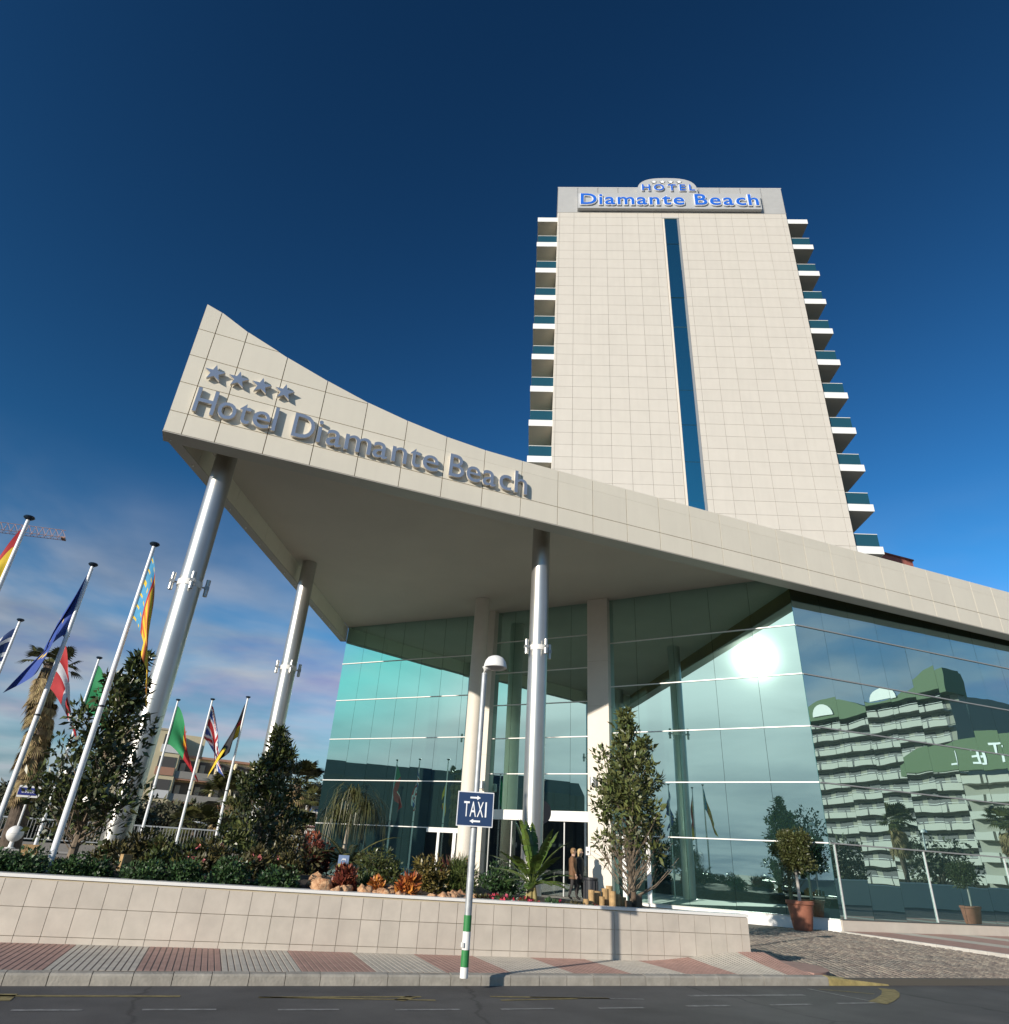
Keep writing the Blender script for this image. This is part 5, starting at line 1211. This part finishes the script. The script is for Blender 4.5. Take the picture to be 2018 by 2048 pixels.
# ------------------------------------------------------------------ crane jib
cp0 = Q(-60, 995, 60); cp1 = Q(122, 1017, 62)
cr_ = thing('tower_crane', 'far off tower crane with its lattice jib pointing at the flags', 'crane', (float(cp0[0])-14, 60, 0))
yl = mat('crane_paint', (.62, .36, .26), .7)
d0 = np.array(cp0)-np.array([cp0[0]-14, 60, 0]); d1 = np.array(cp1)-np.array([cp0[0]-14, 60, 0]); d0 = d1+(d0-d1)*1.9
def lattice(a, b_, w, n, nm):
    mb = MB(); a = np.array(a); b_ = np.array(b_); u = (b_-a)/np.linalg.norm(b_-a); sd = np.cross(u, (0, 0, 1.)) if abs(u[2]) < .9 else np.array([1., 0, 0]); sd = sd/np.linalg.norm(sd); up = np.cross(sd, u)
    ch = [sd*w*.5, -sd*w*.5, up*w*.95]
    for c in ch: mb.tube([a+c, b_+c], .024, 5)
    for i in range(n):
        p, q_ = a+(b_-a)*i/n, a+(b_-a)*(i+1)/n
        for c1, c2 in ((0, 2), (1, 2), (0, 1)): mb.tube([p+ch[c1], (p+q_)/2+ch[c2]], .014, 4); mb.tube([(p+q_)/2+ch[c2], q_+ch[c1]], .014, 4)
    return mb.build(nm, yl, cr_)
lattice(d0, d1, .8, 26, 'jib'); lattice((d0[0]+2, d0[1], 0), (d0[0]+2, d0[1], d0[2]+4), 1.4, 20, 'mast'); MB().box(d1[0]-.25, d1[0]+.05, d1[1]-.35, d1[1]+.35, d1[2]-.06, d1[2]+.06).build('jib_end', yl, cr_)

# ------------------------------------------------------------------ hills with houses
hillm = mat('hill_scrub', (.045, .055, .042), .95, var=.35, vscale=.02)
vs = []; fs = []; na, nr = 120, 7
def hillh(a, rr):
    t = (rr-500)/900.0
    return max(-2, (78*t-2)*(1+.22*math.sin(a*9+1)+.16*math.sin(a*23+2)+.08*math.sin(a*57)))
for j in range(nr+1):
    rr = 500+150*j
    for i in range(na+1):
        a = math.radians(60+90*i/na); vs.append((rr*math.cos(a), rr*math.sin(a), hillh(a, rr)+rng.uniform(-2, 2)))
for j in range(nr):
    for i in range(na): q_ = j*(na+1)+i; fs.append((q_, q_+1, q_+na+2, q_+na+1))
struct(MB().add(vs, fs).build('hills', hillm))
hv = mat('house_white', (.62, .58, .52), .8); hr = mat('house_roof', (.36, .17, .10), .9); hd_ = mat('house_window', (.06, .06, .07), .5)
for k in range(26):
    a = math.radians([96+rng.uniform(0, 3.5), 104+rng.uniform(0, 7)][k % 2]) if k < 20 else math.radians(rng.uniform(92, 112)); rr = 700+rng.uniform(0, 560); z_ = hillh(a, rr)
    t = thing('hillside_house', 'small pale house on the distant hillside', 'house', (rr*math.cos(a), rr*math.sin(a), z_-2), rng.uniform(-.5, .5), 'houses on the hill')
    w_, d_, h_ = rng.uniform(7, 14), rng.uniform(7, 10), rng.uniform(5, 9)
    MB().box(-w_/2, w_/2, -d_/2, d_/2, 0, h_+2).build('wall', hv, t); MB().prism([(-d_/2-.5, h_+2), (d_/2+.5, h_+2), (0, h_+4.2)], 'x', -w_/2-.4, w_/2+.4).build('roof', hr, t)
    for q_ in range(3): MB().box(-w_/2+w_*(q_+.3)/3.2, -w_/2+w_*(q_+.75)/3.2, -d_/2-.06, -d_/2-.01, h_-.6, h_+.9).build('window', hd_, t)
# the wood at the foot of the hills
r2 = np.random.default_rng(77); n = 26000; a = np.radians(r2.uniform(84, 125, n)); rr = r2.uniform(150, 620, n); cl_ = 2.5*np.sin(a*160+rr*.05)+2.0*np.sin(a*61+rr*.11)
P_ = np.stack([rr*np.cos(a), rr*np.sin(a), np.abs(r2.normal(0, 1, n))*1.6+r2.uniform(0, 1, n)*(4.5+cl_)+np.maximum(0, (rr-500)*.05)], 1)
V, F = leaves(P_, r2.normal(size=(n, 3))+np.array([0, 0, .4]), 3.2, 2.4, r2); w = leafobj('woodland', V, F, lm_far, None); stuff(w)

# ------------------------------------------------------------------ across the road, seen in the mirror glass
oh = thing('balcony_hotel', 'pale hotel with rows of white balconies and wavy green roof, mirrored in the street glass', 'building', (115, -41, 0), 0)
gr = mat('green_roof', (.07, .13, .045), .6); bw = mat('balcony_cream', (.50, .49, .43), .6); hw = mat('hotel_wall', (.34, .33, .28), .8)
MB().box(0, 16, -75, 0, 0, 32).build('main_body', hw, oh)
for f in range(11):
    z0 = 2.6+f*2.7
    for k in range(14):
        y1 = -.4-k*4.3; dd = .9+.25*(k % 2); y0 = y1-4.05
        MB().box(-1.6-dd*.4, -.01, y0, y1, z0-.2, z0).build('balcony_slab', bw, oh); MB().box(-1.72-dd*.4, -1.6-dd*.4, y0, y1, z0-.25, z0+.75).build('balcony_front', bw, oh)
        MB().box(-.06, -.012, y0+.5, y1-.5, z0+.05, z0+2.1).build('window', hd_, oh); MB().box(-1.75-dd*.4, -1.69-dd*.4, y0+.1, y1-.1, z0+.95, z0+1.02).build('hand_rail', white, oh)
yy = np.linspace(-75, .6, 60); poly = [(float(y), 31.6) for y in yy]+[(float(y), 34.2+1.5*math.sin(y*.24+1.2)+.8*math.sin(y*.11)) for y in yy[::-1]]
MB().prism(poly, 'x', -2.6, 2).build('wavy_roof', gr, oh)
for yc in (-11, -27, -46):
    MB().prism([(yc-2.6, 32.2)]+[(yc-2.6*math.cos(math.pi*i/10), 32.2+2.1*math.sin(math.pi*i/10)) for i in range(1, 10)]+[(yc+2.6, 32.2)], 'x', -2.9, -2.61).build('arched_window', white, oh)
MB().box(-8, 14, 4.2, 24, 0, 17).build('low_wing', hw, oh)
for f in range(6):
    z0 = 2.6+f*2.7
    for k in range(5): MB().box(-10, -8.01, 4.6+k*4, 8.2+k*4, z0-.25, z0+.8).build('balcony_front', bw, oh)
MB().prism([(-5, 17.4), (26, 17.4), (26, 21.5), (8, 22.3), (0, 21), (-5, 19)], 'x', -11.4, -10.6).build('sign_band', gr, oh)
lw = thing
rot = bpy.data.objects.new('sign_pivot', None)
bpy.data.objects.remove(rot)
for k, ch in enumerate('HOTEL'):
    me = glyph(ch, .1); xs = [v.co.x for v in me.vertices]; a_ = min(xs)
    for v in me.vertices: v.co = (-11.45-v.co.z*.4, 21-k*3.6-(v.co.x-a_)*3.2, 18.2+v.co.y*3.2)
    me.materials.clear(); me.materials.append(sgw); me.update(); link('letter', me, oh)
dh = thing('exhibition_hall', 'long dark ribbed hall with a curved eave, mirrored in the lobby glass', 'building', (-58, 5, 0))
hm_ = mat('dark_cladding', (.07, .075, .08), .6, var=.2, vscale=.4)
MB().prism([(0, 0), (16, 0), (16, 9.5), (14, 11.2), (2, 11.6), (0, 10)], 'y', 0, 62).build('hall_body', hm_, dh)
for k in range(20): MB().box(16.0, 16.12, 1+k*3.05, 1.2+k*3.05, 0, 9.4).build('cladding_rib', mat('rib_dark', (.05, .05, .055), .6), dh)
for k in range(12): MB().box(16.005, 16.05, 2+k*5, 5+k*5, 1.0, 2.6).build('window', hd_, dh)
fw_ = thing('far_garden_wall', 'long pale rendered wall on the far side of the road', 'wall', (-30, -6.5, 0)); MB().box(0, 160, 0, .3, -.02, 1.7).build('body', bw, fw_); MB().box(0, 160, -.04, .34, 1.7, 1.78).build('coping', white, fw_)
for k, (x, y, h_, r0, lab) in enumerate(((-32, -10, 9.5, 3.6, 'full dark tree across the road mirrored in the corner glass'), (-24, -14, 7, 3.4, 'smaller tree across the road beside the mirrored dark tree'), (38, -9.5, 5.5, 3, 'leafy tree across the road below the mirrored hotel'), (50, -9.5, 5.0, 3, 'second leafy tree across the road below the mirrored hotel'), (64, -10, 6.0, 3, 'bushy tree across the road near the mirrored palms'))): round_tree(lab, (x, y, 0), h_, r0, 600+k, lm_far, 2000, .35, 'trees across the road')
for k, (x, y, h_) in enumerate(((57, -8.2, 6.5), (72, -8.4, 7.5), (44, -8.3, 5.5))): fan_palm('fan_palm', ['fan palm across the road right of the mirrored lamp', 'tallest fan palm across the road in the mirror glass', 'short fan palm across the road left of the mirrored lamp'][k], (x, y, 0), h_, 1, 620+k, .2, 34, 2.0, (0, 0), .25, 'palms across the road')
for k, (x, y) in enumerate(((40, -3.2), (54, -3.2))):
    t = copy_tree(lamp); t.location = (x, y, 0); t.scale = (1.3, 1.3, 1.3); t['label'] = ['dome lamp post across the road mirrored before the balconies', 'dome lamp post across the road near the mirrored palms'][k]; t['group'] = 'dome lamp posts'
lamp['group'] = 'dome lamp posts'
# parked cars across the road
def car(loc, lab, col, rz):
    t = thing('parked_car', lab, 'car', loc, rz, 'cars parked across the road'); m_ = mat('car_'+lab[:6], col, .25, metal=.4, coat=.6); cg = mat('car_glass', (.02, .025, .03), .05)
    pf_ = [(-2.1, .32), (-2.12, .75), (-1.95, .95), (-1.1, 1.02), (.95, 1.0), (1.75, .88), (2.1, .68), (2.12, .32)]
    mb = MB(); mb.prism(pf_, 'y', -.84, .84); mb.build('body', m_, t)
    cb_ = [(-1.9, .96), (-1.55, 1.42), (-.2, 1.5), (.45, 1.42), (1.15, .99)]
    MB().prism(cb_, 'y', -.70, .70).build('cabin', m_, t)
    for s_ in (-1, 1):
        MB().prism([(-1.62, 1.02), (-1.42, 1.37), (-.2, 1.43), (.38, 1.36), (.92, 1.02)], 'y', s_*.705-.005, s_*.705+.005).build('side_window', cg, t)
        for xw in (-1.3, 1.32):
            w_ = MB().tube([(xw, s_*.86, .32), (xw, s_*.66, .32)], .32, 20).build('wheel', blackp, t); MB().tube([(xw, s_*.868, .32), (xw, s_*.862, .32)], .2, 16).build('rim', alu, w_)
        MB().box(2.02, 2.13, s_*.6-.18, s_*.6+.18, .58, .72).build('headlight', alu, t); MB().box(-2.14, -2.06, s_*.65-.14, s_*.65+.14, .62, .85).build('tail_light', mat('tail_red', (.4, .02, .02), .3), t)
    MB().prism([(.48, 1.42), (1.13, 1.0), (1.16, 1.02), (.51, 1.45)], 'y', -.64, .64).build('windscreen', cg, t); MB().prism([(-1.9, 1.0), (-1.56, 1.4), (-1.6, 1.42), (-1.94, 1.02)], 'y', -.64, .64).build('rear_window', cg, t)
car((28.5, .2, 0), 'silver hatchback parked across the road before the pale wall', (.45, .47, .5), 0); car((36, .2, 0), 'dark estate car parked across the road behind the silver one', (.05, .055, .06), 0)
